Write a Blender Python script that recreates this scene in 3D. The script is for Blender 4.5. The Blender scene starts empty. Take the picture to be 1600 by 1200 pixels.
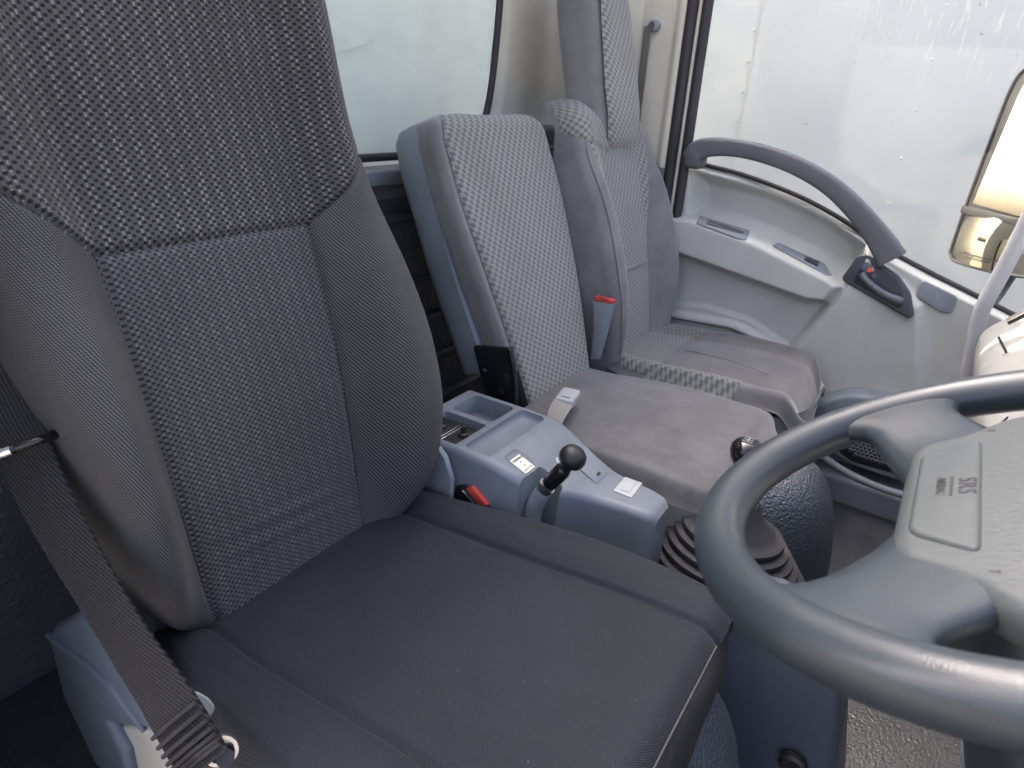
import bpy, bmesh, math, random
import numpy as np
from mathutils import Vector, Matrix

random.seed(4); np.random.seed(4)
scene = bpy.context.scene
COL = scene.collection
R = math.radians

# ------------------------------------------------------------------ camera
# vehicle axes: X forward, Y to the vehicle's left (away from the open driver's door), Z up;
# origin = crease of the driver's seat
FPX = 1017.0
PIT, ROL, YAW = R(24.58), R(4.19), R(32.28)
CAM = np.array([.612, -.472, .625])
c_w = np.array([-math.sin(YAW)*math.cos(PIT), math.cos(YAW)*math.cos(PIT), -math.sin(PIT)])
_r0 = np.array([math.cos(YAW), math.sin(YAW), 0.]); _u0 = np.cross(_r0, c_w)
c_r = _r0*math.cos(ROL)+_u0*math.sin(ROL); c_u = -_r0*math.sin(ROL)+_u0*math.cos(ROL)
cam_d = bpy.data.cameras.new('camera'); cam = bpy.data.objects.new('camera', cam_d); COL.objects.link(cam)
cam.matrix_world = Matrix(((c_r[0], c_u[0], -c_w[0], CAM[0]), (c_r[1], c_u[1], -c_w[1], CAM[1]),
                           (c_r[2], c_u[2], -c_w[2], CAM[2]), (0, 0, 0, 1)))
cam_d.sensor_width = 36; cam_d.lens = FPX/1600*36
cam_d.clip_start = .02; cam_d.clip_end = 400
cam_d.dof.use_dof = True; cam_d.dof.focus_distance = 1.0; cam_d.dof.aperture_fstop = 10.0
scene.camera = cam

# ------------------------------------------------------------------ sky, sun, exposure
SUN_EL = R(40); SUN_VEC = Vector((-.93*math.cos(SUN_EL), .37*math.cos(SUN_EL), math.sin(SUN_EL))).normalized()
world = bpy.data.worlds.new('World'); scene.world = world; world.use_nodes = True
wn = world.node_tree.nodes; wl = world.node_tree.links
bg = wn['Background']; sky = wn.new('ShaderNodeTexSky'); sky.sky_type = 'NISHITA'; sky.sun_disc = False
sky.sun_elevation = SUN_EL; sky.sun_rotation = math.atan2(SUN_VEC.x, SUN_VEC.y)
sky.air_density = .22; sky.dust_density = 10.; sky.ozone_density = .3
wl.new(sky.outputs[0], bg.inputs[0]); bg.inputs[1].default_value = .15
sun_d = bpy.data.lights.new('sun', 'SUN'); sun_d.energy = 3.0; sun_d.angle = R(.5); sun_d.color = (1, .86, .66)
sun = bpy.data.objects.new('sun', sun_d); COL.objects.link(sun)
sun.rotation_euler = SUN_VEC.to_track_quat('Z', 'Y').to_euler()
scene.view_settings.view_transform = 'Standard'; scene.view_settings.look = 'None'
scene.view_settings.exposure = 3.78; scene.view_settings.gamma = 1.0
scene.render.engine = 'CYCLES'; scene.cycles.use_denoising = True
scene.cycles.max_bounces = 8; scene.cycles.transparent_max_bounces = 12

# ------------------------------------------------------------------ helpers
def plane_pt(x, y, P0, n):
    d = c_w + c_r*(x-800)/FPX - c_u*(y-600)/FPX
    n = np.array(n, float); t = ((np.array(P0, float)-CAM)@n)/(d@n)
    return CAM+d*t
def Xp(x, y, v): return plane_pt(x, y, (v, 0, 0), (1, 0, 0))
def Yp(x, y, v): return plane_pt(x, y, (0, v, 0), (0, 1, 0))
def Zp(x, y, v): return plane_pt(x, y, (0, 0, v), (0, 0, 1))
def Dp(x, y, D): return CAM + (c_w + c_r*(x-800)/FPX - c_u*(y-600)/FPX)*D
def sm(x, a=0., b=1.):
    t = np.clip((np.asarray(x, float)-a)/(b-a), 0, 1); return t*t*(3-2*t)
def ip(x, xs, ys):
    """smooth (monotone-ish) interpolation of a table"""
    x = np.asarray(x, float); xs = np.asarray(xs, float); ys = np.asarray(ys, float)
    m = np.gradient(ys, xs); i = np.clip(np.searchsorted(xs, x)-1, 0, len(xs)-2)
    h = xs[i+1]-xs[i]; t = np.clip((x-xs[i])/h, 0, 1)
    return (2*t**3-3*t**2+1)*ys[i]+(t**3-2*t**2+t)*h*m[i]+(-2*t**3+3*t**2)*ys[i+1]+(t**3-t**2)*h*m[i+1]
def V(a): return np.asarray(a, float)

def tag(o, label=None, cat=None, group=None, kind=None):
    if label: o['label'] = label
    if cat: o['category'] = cat
    if group: o['group'] = group
    if kind: o['kind'] = kind
    return o
def thing(name, loc, label, cat, group=None):
    o = bpy.data.objects.new(name, None); COL.objects.link(o); o.location = [float(v) for v in loc]
    o.empty_display_size = .02
    return tag(o, label, cat, group)
def link(name, me, mat, parent):
    """vertices are given in vehicle coordinates; a child keeps them under its parent's location"""
    o = bpy.data.objects.new(name, me); COL.objects.link(o)
    if mat is not None: me.materials.append(mat)
    if parent is not None:
        o.parent = parent
        off = Vector((0, 0, 0)); p = parent
        while p is not None: off += p.location; p = p.parent
        me.transform(Matrix.Translation(-off))
    return o
def finish(me, angle=40):
    me.polygons.foreach_set('use_smooth', [True]*len(me.polygons))
    if angle: me.set_sharp_from_angle(angle=R(angle))
    me.update()
def mesh(name, verts, faces, mat, parent=None, angle=40, uv=None):
    me = bpy.data.meshes.new(name)
    me.from_pydata([tuple(map(float, v)) for v in verts], [], [tuple(map(int, f)) for f in faces])
    if uv is not None:
        l = me.uv_layers.new(name='UVMap'); uv = np.asarray(uv, float)
        vi = np.zeros(len(me.loops), int); me.loops.foreach_get('vertex_index', vi)
        l.data.foreach_set('uv', uv[vi].ravel())
    finish(me, angle)
    return link(name, me, mat, parent)
def grid_faces(n, m, wrap_n=False, wrap_m=False, base=0):
    f = []
    for i in range(n if wrap_n else n-1):
        for j in range(m if wrap_m else m-1):
            a = i*m+j; b = ((i+1) % n)*m+j; c = ((i+1) % n)*m+(j+1) % m; d = i*m+(j+1) % m
            f.append((base+a, base+b, base+c, base+d))
    return f
def sheet(name, P, UV, mat, parent=None, tuck=(), depth=.005, width=.006, ref=None, angle=0):
    """soft panel from a position grid P[i,j]; the edges named in tuck ('u0','u1','v0','v1') dip into a seam"""
    P = np.array(P, float); n, m, _ = P.shape
    gu = np.gradient(P, axis=0); gv = np.gradient(P, axis=1); N = np.cross(gu, gv)
    N /= np.linalg.norm(N, axis=2, keepdims=True)+1e-12
    if ref is not None and (N*np.asarray(ref)).sum() < 0: N = -N
    du = np.concatenate([np.zeros((1, m)), np.cumsum(np.linalg.norm(np.diff(P, axis=0), axis=2), 0)])
    dv = np.concatenate([np.zeros((n, 1)), np.cumsum(np.linalg.norm(np.diff(P, axis=1), axis=2), 1)], 1)
    k = np.zeros((n, m))
    for t in tuck:
        d = {'u0': du, 'u1': du[-1:]-du, 'v0': dv, 'v1': dv[:, -1:]-dv}[t]
        k = np.maximum(k, np.exp(-(d/width)**2))
    P = P-N*(depth*k)[..., None]
    return mesh(name, P.reshape(-1, 3), grid_faces(n, m), mat, parent, angle, np.asarray(UV).reshape(-1, 2))
def dense(a, b, n, edge=.012, k=6):
    """sample a..b with extra samples near both ends"""
    e = min(edge, (b-a)*.3)
    return np.concatenate([np.linspace(a, a+e, k, endpoint=False), np.linspace(a+e, b-e, n), np.linspace(b-e, b, k+1)[1:]])
def tube(name, path, rad, mat, parent=None, n=14, sub=8, flat=None, caps=True):
    """round (or flat) bar along a smoothed path; rad = number or list"""
    P = V(path); k = np.arange(len(P)); t = np.linspace(0, len(P)-1, (len(P)-1)*sub+1)
    Q = np.stack([ip(t, k, P[:, i]) for i in range(3)], 1) if len(P) > 2 else np.stack([np.interp(t, k, P[:, i]) for i in range(3)], 1)
    rr = np.interp(t, k, rad) if np.ndim(rad) else np.full(len(t), float(rad))
    T = np.gradient(Q, axis=0); T /= np.linalg.norm(T, axis=1, keepdims=True)
    up = np.array([0, 0, 1.]) if abs(T[0][2]) < .9 else np.array([1., 0, 0])
    nrm = np.cross(T[0], up); nrm /= np.linalg.norm(nrm); vs = []
    for i in range(len(Q)):
        nrm = nrm-T[i]*(nrm@T[i]); nrm /= np.linalg.norm(nrm); b = np.cross(T[i], nrm)
        for j in range(n):
            a = 2*math.pi*j/n; vs.append(Q[i]+rr[i]*(math.cos(a)*nrm+math.sin(a)*b))
    f = grid_faces(len(Q), n, False, True)
    if caps:
        f.append(tuple(range(n))[::-1]); f.append(tuple((len(Q)-1)*n+j for j in range(n)))
    return mesh(name, vs, f, mat, parent, 50)
def lathe(name, O, axis, prof, mat, parent=None, n=32, angle=40, sx=1., sy=1.):
    """profile [(radius, height)] turned round axis at O"""
    ax = V(axis)/np.linalg.norm(axis); s = np.array([1., 0, 0]) if abs(ax[0]) < .8 else np.array([0, 1., 0])
    e1 = s-ax*(s@ax); e1 /= np.linalg.norm(e1); e2 = np.cross(ax, e1); vs = []
    for r_, h in prof:
        for j in range(n):
            a = 2*math.pi*j/n; vs.append(V(O)+ax*h+e1*r_*sx*math.cos(a)+e2*r_*sy*math.sin(a))
    f = grid_faces(len(prof), n, False, True)
    f.append(tuple(range(n))[::-1]); f.append(tuple((len(prof)-1)*n+j for j in range(n)))
    return mesh(name, vs, f, mat, parent, angle)
def bev(bm, w, seg=3, edges=None):
    bmesh.ops.bevel(bm, geom=list(edges if edges is not None else bm.edges), offset=w, segments=seg, affect='EDGES', profile=.5, clamp_overlap=True)
def from_bm(name, bm, mat, parent, angle=40):
    bmesh.ops.recalc_face_normals(bm, faces=bm.faces)
    me = bpy.data.meshes.new(name); bm.to_mesh(me); bm.free(); finish(me, angle)
    return link(name, me, mat, parent)
def box(name, c, size, mat, parent=None, b=.004, rot=None, seg=3):
    bm = bmesh.new(); bmesh.ops.create_cube(bm, size=1)
    bmesh.ops.scale(bm, vec=size, verts=bm.verts)
    if b: bev(bm, b, seg)
    if rot is not None: bmesh.ops.rotate(bm, cent=(0, 0, 0), matrix=rot, verts=bm.verts)
    bmesh.ops.translate(bm, vec=[float(v) for v in c], verts=bm.verts)
    return from_bm(name, bm, mat, parent)
def prism(name, pts, ext, mat, parent=None, b=.003, seg=3, corner=0.):
    """polygon pts (3D, planar) extruded by the vector ext, bevelled; corner rounds the outline first"""
    pts = [V(p) for p in pts]
    if corner: pts = round_poly(pts, corner)
    bm = bmesh.new(); vs = [bm.verts.new(p) for p in pts]; f = bm.faces.new(vs)
    r_ = bmesh.ops.extrude_face_region(bm, geom=[f]); nv = [g for g in r_['geom'] if isinstance(g, bmesh.types.BMVert)]
    bmesh.ops.translate(bm, vec=[float(v) for v in ext], verts=nv)
    if b:
        top = [e for e in bm.edges if len(e.link_faces) == 2 and any(len(q.verts) > 4 or q is f for q in e.link_faces)] if len(pts) > 4 else list(bm.edges)
        bev(bm, b, seg, top)
    return from_bm(name, bm, mat, parent, 35)
def round_poly(pts, rad, k=5):
    out = []; n = len(pts)
    for i in range(n):
        p, a, c = pts[i], pts[i-1], pts[(i+1) % n]
        d1 = a-p; d2 = c-p; l1 = np.linalg.norm(d1); l2 = np.linalg.norm(d2); q = min(rad, l1*.45, l2*.45)
        s, e = p+d1/l1*q, p+d2/l2*q
        for t in np.linspace(0, 1, k): out.append((1-t)**2*s+2*t*(1-t)*p+t*t*e)
    return out
def loft(name, rings, mat, parent=None, angle=40, closed=True, caps=True):
    Rg = np.array(rings, float); n, m, _ = Rg.shape; f = grid_faces(n, m, False, closed)
    if caps: f.append(tuple(range(m))[::-1]); f.append(tuple((n-1)*m+j for j in range(m)))
    return mesh(name, Rg.reshape(-1, 3), f, mat, parent, angle)
def carve(o, cutters, bevel=0., seg=2):
    for c in cutters:
        md = o.modifiers.new('cut', 'BOOLEAN'); md.operation = 'DIFFERENCE'; md.object = c; md.solver = 'EXACT'
    if bevel:
        md = o.modifiers.new('bev', 'BEVEL'); md.width = bevel; md.segments = seg; md.limit_method = 'ANGLE'; md.angle_limit = R(35)
    bpy.context.view_layer.update()
    me = bpy.data.meshes.new_from_object(o.evaluated_get(bpy.context.evaluated_depsgraph_get()))
    o.modifiers.clear(); old = o.data; o.data = me; bpy.data.meshes.remove(old)
    for c in cutters: bpy.data.objects.remove(c)
    finish(me, 35)
    return o
def text(name, body, size, O, ex, ey, mat, parent, thick=.0004, spacing=1.):
    """flat lettering: centre O, reading direction ex, letter-up ey"""
    cu = bpy.data.curves.new(name, 'FONT'); cu.body = body; cu.size = size; cu.align_x = 'CENTER'; cu.align_y = 'CENTER'
    cu.extrude = thick; cu.space_character = spacing
    t = bpy.data.objects.new(name, cu); COL.objects.link(t); bpy.context.view_layer.update()
    me = bpy.data.meshes.new_from_object(t.evaluated_get(bpy.context.evaluated_depsgraph_get()))
    bpy.data.objects.remove(t)
    ex = V(ex)/np.linalg.norm(ex); ey = V(ey)-ex*(V(ey)@ex); ey /= np.linalg.norm(ey); ez = np.cross(ex, ey)
    M = Matrix(((ex[0], ey[0], ez[0], O[0]), (ex[1], ey[1], ez[1], O[1]), (ex[2], ey[2], ez[2], O[2]), (0, 0, 0, 1)))
    me.transform(M); me.materials.clear()
    return link(name, me, mat, parent)

# ------------------------------------------------------------------ materials
class MT:
    def __init__(s, name, base=(.2, .2, .2), rough=.6, spec=.5, metal=0., sheen=0.):
        s.m = bpy.data.materials.new(name); s.m.use_nodes = True; s.t = s.m.node_tree; s.b = s.t.nodes['Principled BSDF']
        s.b.inputs['Base Color'].default_value = (*base, 1); s.b.inputs['Roughness'].default_value = rough
        s.b.inputs['Specular IOR Level'].default_value = spec; s.b.inputs['Metallic'].default_value = metal
        if sheen: s.b.inputs['Sheen Weight'].default_value = sheen; s.b.inputs['Sheen Roughness'].default_value = .4
    def n(s, typ, **kw):
        x = s.t.nodes.new(typ)
        for k, v in kw.items(): setattr(x, k, v)
        return x
    def put(s, sock, v):
        if hasattr(v, 'is_linked') or hasattr(v, 'links'): s.t.links.new(v, sock)
        else: sock.default_value = v
    def ma(s, op, a, b=0., c=0.):
        x = s.n('ShaderNodeMath', operation=op)
        for i, v in enumerate((a, b, c)):
            if i < len(x.inputs): s.put(x.inputs[i], v)
        return x.outputs[0]
    def mix(s, f, a, b):
        x = s.n('ShaderNodeMix', data_type='RGBA'); s.put(x.inputs[0], f)
        for sock, v in ((x.inputs[6], a), (x.inputs[7], b)): s.put(sock, (*v, 1) if isinstance(v, tuple) else v)
        return x.outputs[2]
    def uv(s):
        x = s.n('ShaderNodeSeparateXYZ'); s.t.links.new(s.n('ShaderNodeUVMap').outputs[0], x.inputs[0]); return x.outputs[0], x.outputs[1]
    def obj(s): return s.n('ShaderNodeTexCoord').outputs['Object']
    def noise(s, scale, detail=3, vec=None, rough=.5):
        x = s.n('ShaderNodeTexNoise'); x.inputs['Scale'].default_value = scale; x.inputs['Detail'].default_value = detail
        x.inputs['Roughness'].default_value = rough
        s.t.links.new(vec if vec is not None else s.obj(), x.inputs['Vector']); return x.outputs['Fac']
    def voro(s, scale, feat='F1', vec=None):
        x = s.n('ShaderNodeTexVoronoi', feature=feat); x.inputs['Scale'].default_value = scale
        s.t.links.new(vec if vec is not None else s.obj(), x.inputs['Vector']); return x.outputs['Distance']
    def ramp(s, f, lo, hi, a=0., b=1.):
        x = s.n('ShaderNodeMapRange'); s.put(x.inputs[0], f)
        for i, v in zip((1, 2, 3, 4), (lo, hi, a, b)): x.inputs[i].default_value = v
        x.interpolation_type = 'SMOOTHSTEP'; return x.outputs[0]
    def col(s, c): s.t.links.new(c, s.b.inputs['Base Color'])
    def rough(s, r_): s.t.links.new(r_, s.b.inputs['Roughness'])
    def bump(s, h, dist, strength=1.):
        x = s.n('ShaderNodeBump'); x.inputs['Distance'].default_value = dist; x.inputs['Strength'].default_value = strength
        s.t.links.new(h, x.inputs['Height'])
        prev = s.b.inputs['Normal']
        if prev.is_linked: s.t.links.new(prev.links[0].from_socket, x.inputs['Normal'])
        s.t.links.new(x.outputs[0], prev)
def sc(c, k): return tuple(min(1., v*k) for v in c)

def plastic(name, c, rough=.5, grain=1400., gb=.00012, wear=.12, spec=.45):
    m = MT(name, c, rough, spec)
    m.col(m.mix(m.ramp(m.noise(9, 5, rough=.65), .3, .75), sc(c, 1-wear), sc(c, 1+wear)))
    m.rough(m.ramp(m.noise(14, 5), .25, .75, rough-.07, rough+.1))
    m.bump(m.voro(grain), gb); return m.m
def basket(name, base, dark, light, cu, cv, dash=5., dk=.85, lk=.7):
    """woven basket check with pale upright stitches"""
    m = MT(name, base, .85, .25, sheen=.15); u, v = m.uv()
    wob = m.ma('MULTIPLY', m.ma('SUBTRACT', m.noise(60, 2), .5), .0012)
    x = m.ma('DIVIDE', m.ma('ADD', u, wob), cu); y = m.ma('DIVIDE', m.ma('ADD', v, wob), cv)
    fx, fy = m.ma('FRACT', x), m.ma('FRACT', y); cx, cy = m.ma('FLOOR', x), m.ma('FLOOR', y)
    par = m.ma('FLOORED_MODULO', m.ma('ADD', cx, cy), 2.)
    inx = m.ramp(m.ma('ABSOLUTE', m.ma('SUBTRACT', fx, .5)), .34, .5, 1, 0); iny = m.ramp(m.ma('ABSOLUTE', m.ma('SUBTRACT', fy, .5)), .28, .5, 1, 0)
    cell = m.ma('MULTIPLY', inx, iny); dm = m.ma('MULTIPLY', m.ma('MULTIPLY', par, cell), dk)
    pz = m.ma('LESS_THAN', m.ma('FLOORED_MODULO', m.ma('ADD', cx, m.ma('MULTIPLY', m.ma('FLOORED_MODULO', cy, 2.), 1.)), dash), .5)
    ds = m.ma('MULTIPLY', m.ma('MULTIPLY', pz, m.ramp(m.ma('ABSOLUTE', m.ma('SUBTRACT', fx, .5)), .1, .24, 1, 0)), lk)
    ds = m.ma('MULTIPLY', ds, m.ramp(m.noise(240, 2), .35, .6))
    th = m.ma('SINE', m.ma('MULTIPLY', u, 2*math.pi/.0016)); th2 = m.ma('SINE', m.ma('MULTIPLY', v, 2*math.pi/.0019))
    tt = m.ma('MULTIPLY_ADD', m.ma('MULTIPLY', th, th2), .5, .5)
    c = m.mix(tt, sc(base, .78), sc(base, 1.25)); c = m.mix(dm, c, dark); c = m.mix(ds, c, light)
    c2 = m.n('ShaderNodeMix', data_type='RGBA', blend_type='MULTIPLY'); c2.inputs[0].default_value = 1
    m.t.links.new(c, c2.inputs[6]); w = m.ramp(m.noise(5, 4), .25, .8, .82, 1.12)
    m.t.links.new(w, c2.inputs[7]); m.col(c2.outputs[2])
    m.bump(m.ma('SUBTRACT', m.ma('MULTIPLY', tt, .3), dm), .0007); return m.m
def twill(name, a, b, per, slope=1., rough=.8, sheen=.2, bd=.0005):
    m = MT(name, a, rough, .3, sheen=sheen); u, v = m.uv()
    ph = m.ma('ADD', u, m.ma('MULTIPLY', v, slope)); ph = m.ma('ADD', ph, m.ma('MULTIPLY', m.noise(25, 2), .003))
    s_ = m.ma('MULTIPLY_ADD', m.ma('SINE', m.ma('MULTIPLY', ph, 2*math.pi/per)), .5, .5)
    k = m.ma('MULTIPLY_ADD', m.ma('SINE', m.ma('MULTIPLY', v, 2*math.pi/(per*.8))), .18, m.ma('MULTIPLY', s_, .8))
    k = m.ma('ADD', k, m.ma('MULTIPLY', m.ma('SUBTRACT', m.noise(8, 4), .5), .5))
    m.col(m.mix(m.ramp(k, 0, 1), a, b)); m.bump(k, bd); return m.m
def knit(name, a, b, per=.0026, lint=True):
    """fine dotted knit of the driver's cushion"""
    m = MT(name, a, .70, .25, sheen=.08); u, v = m.uv()
    wob = m.ma('MULTIPLY', m.noise(30, 2), .004)
    su = m.ma('SINE', m.ma('MULTIPLY', m.ma('ADD', u, wob), 2*math.pi/per)); sv = m.ma('SINE', m.ma('MULTIPLY', m.ma('ADD', v, wob), 2*math.pi/(per*.85)))
    d = m.ramp(m.ma('MULTIPLY_ADD', m.ma('MULTIPLY', su, sv), .5, .5), .55, .95)
    big = m.ramp(m.noise(7, 4), .3, .75)
    c = m.mix(m.ma('MULTIPLY', d, m.ma('MULTIPLY_ADD', big, .5, .5)), a, b)
    if lint: c = m.mix(m.ma('MULTIPLY', m.ma('GREATER_THAN', m.noise(420, 1), .80), .5), c, (.3, .33, .38))
    m.col(c); m.bump(d, .0003); m.bump(m.noise(14, 3), .002, .5); return m.m
def hound(name, a, b, cu=.0105, cv=.0088):
    """pale check of the passenger seats, each check hatched with fine lines"""
    m = MT(name, a, .85, .25, sheen=.3); u, v = m.uv()
    x = m.ma('DIVIDE', m.ma('ADD', u, m.ma('MULTIPLY', v, .45)), cu); y = m.ma('DIVIDE', v, cv)
    fx, fy = m.ma('FRACT', x), m.ma('FRACT', y)
    par = m.ma('FLOORED_MODULO', m.ma('ADD', m.ma('FLOOR', x), m.ma('FLOOR', y)), 2.)
    e = m.ma('MULTIPLY', m.ramp(m.ma('ABSOLUTE', m.ma('SUBTRACT', fx, .5)), .44, .52, 1, 0), m.ramp(m.ma('ABSOLUTE', m.ma('SUBTRACT', fy, .5)), .44, .52, 1, 0))
    hat = m.ma('MULTIPLY_ADD', m.ma('SINE', m.ma('MULTIPLY', m.ma('SUBTRACT', u, v), 2*math.pi/.0024)), .5, .5)
    dm = m.ma('MULTIPLY', m.ma('MULTIPLY', par, e), m.ma('MULTIPLY_ADD', hat, .35, .6))
    c = m.mix(dm, b, a); c = m.mix(m.ma('MULTIPLY', hat, .22), c, sc(a, .8))
    c = m.mix(m.ramp(m.noise(6, 4), .4, .8, 0, .22), c, sc(a, .9)); m.col(c)
    m.bump(dm, .0006); return m.m
def suede(name, a, b, spots=.25):
    m = MT(name, a, .92, .15, sheen=.55)
    m.b.inputs['Sheen Tint'].default_value = (.8, .8, .82, 1)
    c = m.mix(m.ramp(m.noise(11, 6, rough=.7), .28, .72), a, b)
    c = m.mix(m.ramp(m.noise(38, 5, rough=.75), .56, .78, 0, spots), c, sc(a, .62)); m.col(c)
    m.bump(m.noise(900, 3), .0003); m.bump(m.noise(16, 4), .003, .4); return m.m
def vinyl(name, c, scale=260, rough=.42, dist=.0012, dirt=.25):
    m = MT(name, c, rough, .5); d = m.voro(scale, 'SMOOTH_F1'); e = m.voro(scale*.43, 'F1')
    w = m.ma('ADD', d, m.ma('MULTIPLY', e, .6))
    m.col(m.mix(m.ramp(m.noise(8, 5, rough=.7), .35, .8, 0, dirt), c, sc(c, 2.2)))
    m.rough(m.ramp(m.noise(10, 4), .3, .7, rough-.06, rough+.18)); m.bump(w, dist); return m.m
def clear(name, tint, gloss=.06, haze=0.):
    m = bpy.data.materials.new(name); m.use_nodes = True; t = m.node_tree; t.nodes.remove(t.nodes['Principled BSDF'])
    out = t.nodes['Material Output']; tr = t.nodes.new('ShaderNodeBsdfTransparent'); tr.inputs[0].default_value = (*tint, 1)
    gl = t.nodes.new('ShaderNodeBsdfGlossy'); gl.inputs['Roughness'].default_value = .02
    lw = t.nodes.new('ShaderNodeLayerWeight'); lw.inputs[0].default_value = .5
    pw = t.nodes.new('ShaderNodeMath'); pw.operation = 'POWER'; t.links.new(lw.outputs['Facing'], pw.inputs[0]); pw.inputs[1].default_value = 4.5
    fr = t.nodes.new('ShaderNodeMath'); fr.operation = 'MULTIPLY_ADD'; t.links.new(pw.outputs[0], fr.inputs[0]); fr.inputs[1].default_value = .6; fr.inputs[2].default_value = .02
    mx = t.nodes.new('ShaderNodeMixShader'); t.links.new(fr.outputs[0], mx.inputs[0]); t.links.new(tr.outputs[0], mx.inputs[1]); t.links.new(gl.outputs[0], mx.inputs[2])
    last = mx.outputs[0]
    if haze:
        df = t.nodes.new('ShaderNodeBsdfDiffuse'); df.inputs[0].default_value = (.8, .85, .82, 1)
        nz = t.nodes.new('ShaderNodeTexNoise'); nz.inputs['Scale'].default_value = 6; nz.inputs['Detail'].default_value = 5
        mp = t.nodes.new('ShaderNodeMapRange'); mp.inputs[3].default_value = haze*.4; mp.inputs[4].default_value = haze*1.6
        t.links.new(nz.outputs[0], mp.inputs[0])
        m2 = t.nodes.new('ShaderNodeMixShader'); t.links.new(mp.outputs[0], m2.inputs[0]); t.links.new(last, m2.inputs[1]); t.links.new(df.outputs[0], m2.inputs[2]); last = m2.outputs[0]
    t.links.new(last, out.inputs[0]); return m

M = {}
M['drv_upper'] = basket('driver_upper_weave', (.070, .069, .068), (.007, .007, .008), (.38, .38, .37), .0050, .0042, 4., .92, .50)
M['drv_center'] = basket('driver_centre_weave', (.074, .074, .076), (.011, .011, .012), (.28, .28, .285), .0044, .0037, 4., .85, .40)
M['drv_twill'] = twill('driver_bolster_twill', (.019, .019, .020), (.105, .105, .106), .0032, .45, .85, .05)
M['drv_knit'] = knit('driver_cushion_knit', (.005, .007, .011), (.046, .054, .074), .0031)
M['drv_leather'] = vinyl('driver_skirt_leatherette', (.014, .015, .017), 420, .42, .0006, .1)
M['hound'] = hound('passenger_check_fabric', (.098, .105, .095), (.275, .282, .256))
M['hound_dark'] = hound('passenger_check_fabric_band', (.075, .08, .075), (.20, .205, .19))
M['suede'] = suede('mauve_suede', (.145, .144, .142), (.200, .198, .195))
M['suede_seat'] = suede('worn_suede_cushion', (.090, .089, .090), (.135, .133, .133), .45)
M['shell'] = plastic('blue_grey_shell_plastic', (.19, .215, .235), .5)
M['console'] = plastic('console_plastic', (.145, .166, .188), .42)
M['console_in'] = plastic('console_tray_plastic', (.14, .16, .185), .45)
M['cover'] = plastic('recliner_cover_plastic', (.075, .095, .125), .42)
M['tunnel'] = plastic('tunnel_panel_plastic', (.050, .062, .088), .45)
M['blank'] = plastic('pale_switch_blank', (.36, .38, .38), .45)
M['doorp'] = plastic('door_panel_plastic', (.415, .42, .385), .55, 700, .0003, .06)
M['doord'] = plastic('door_insert_plastic', (.17, .19, .21), .5, 700, .0003)
M['grip'] = plastic('dark_grip_plastic', (.095, .097, .105), .5, 800, .0003)
M['bezel'] = plastic('handle_bezel_plastic', (.035, .04, .052), .38)
M['handle'] = plastic('handle_lever_plastic', (.075, .085, .10), .3)
M['black'] = plastic('black_plastic', (.012, .012, .014), .38)
M['rubber'] = plastic('black_rubber', (.026, .027, .030), .5, 600, .0002, .2, .2)
M['seal'] = plastic('door_weatherstrip_rubber', (.028, .027, .030), .6, 500, .0004)
M['gloss'] = MT('gloss_black', (.008, .008, .009), .12).m
M['paintblack'] = MT('black_painted_steel', (.010, .011, .013), .18).m
M['red'] = MT('red_release_button', (.55, .06, .045), .4).m
M['redmark'] = MT('orange_red_mark', (.75, .08, .04), .4).m
M['steel'] = MT('worn_steel', (.42, .42, .44), .32, .5, 1.).m
M['chrome'] = MT('chrome', (.75, .75, .76), .12, .5, 1.).m
M['trim'] = plastic('pillar_trim_plastic', (.58, .56, .46), .55, 600, .0003, .05)
M['carpet'] = vinyl('rear_wall_vinyl', (.062, .068, .082), 170, .38, .0018, .1)
M['floorv'] = vinyl('floor_vinyl', (.045, .046, .048), 300, .38, .0018, .35)
M['humpv'] = vinyl('engine_cover_vinyl', (.040, .050, .064), 300, .36, .0024, .2)
M['floort'] = vinyl('floor_ribbed_mat', (.020, .022, .027), 190, .45, .001, .4)
M['webbing'] = twill('belt_webbing_charcoal', (.006, .006, .007), (.034, .034, .037), .0036, .35, .7, .02, .0008)
M['webgrey'] = twill('belt_webbing_grey', (.17, .165, .15), (.34, .33, .30), .0030, .4, .7, .3, .0006)
M['beige'] = plastic('beige_seat_base_plastic', (.42, .42, .37), .42, 900, .0001, .1)
M['cream'] = MT('cream_label', (.72, .70, .58), .5).m
M['ink'] = MT('dark_ink', (.03, .03, .035), .6).m
M['padink'] = MT('pad_grey_ink', (.012, .013, .015), .8).m
M['dash'] = plastic('dashboard_plastic', (.20, .203, .195), .55, 700, .0003, .05)
M['barpaint'] = plastic('grab_bar_grey', (.34, .345, .36), .38, 900, .0001, .05)
M['mirhouse'] = plastic('mirror_housing', (.035, .034, .033), .5)
M['mirror'] = MT('mirror_glass', (.40, .355, .275), .01, .5, 1.).m  # peach of the warm sky reflection is put into the glass colour
M['winglass'] = clear('window_glass', (.95, .97, .96))
M['rearglass'] = clear('rear_window_glass', (.93, .97, .94), haze=.20)
def wheel_mat():
    m = MT('steering_wheel_vinyl', (.05, .058, .066), .42, .45)
    m.rough(m.ramp(m.noise(18, 5), .3, .7, .28, .42)); m.bump(m.voro(900, 'SMOOTH_F1'), .00012)
    m.col(m.mix(m.ramp(m.noise(12, 4), .3, .75), (.014, .020, .026), (.022, .029, .036))); return m.m
M['wheel'] = wheel_mat()
def pad_mat():
    m = MT('steering_pad_vinyl', (.050, .058, .060), .48, .32); v = m.n('ShaderNodeMapping'); v.inputs['Scale'].default_value = (1, 2.6, 1); v.inputs['Rotation'].default_value = (0, 0, .8)
    m.t.links.new(m.obj(), v.inputs[0]); m.bump(m.noise(190, 4, v.outputs[0]), .0006); return m.m
M['pad'] = pad_mat()
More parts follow.
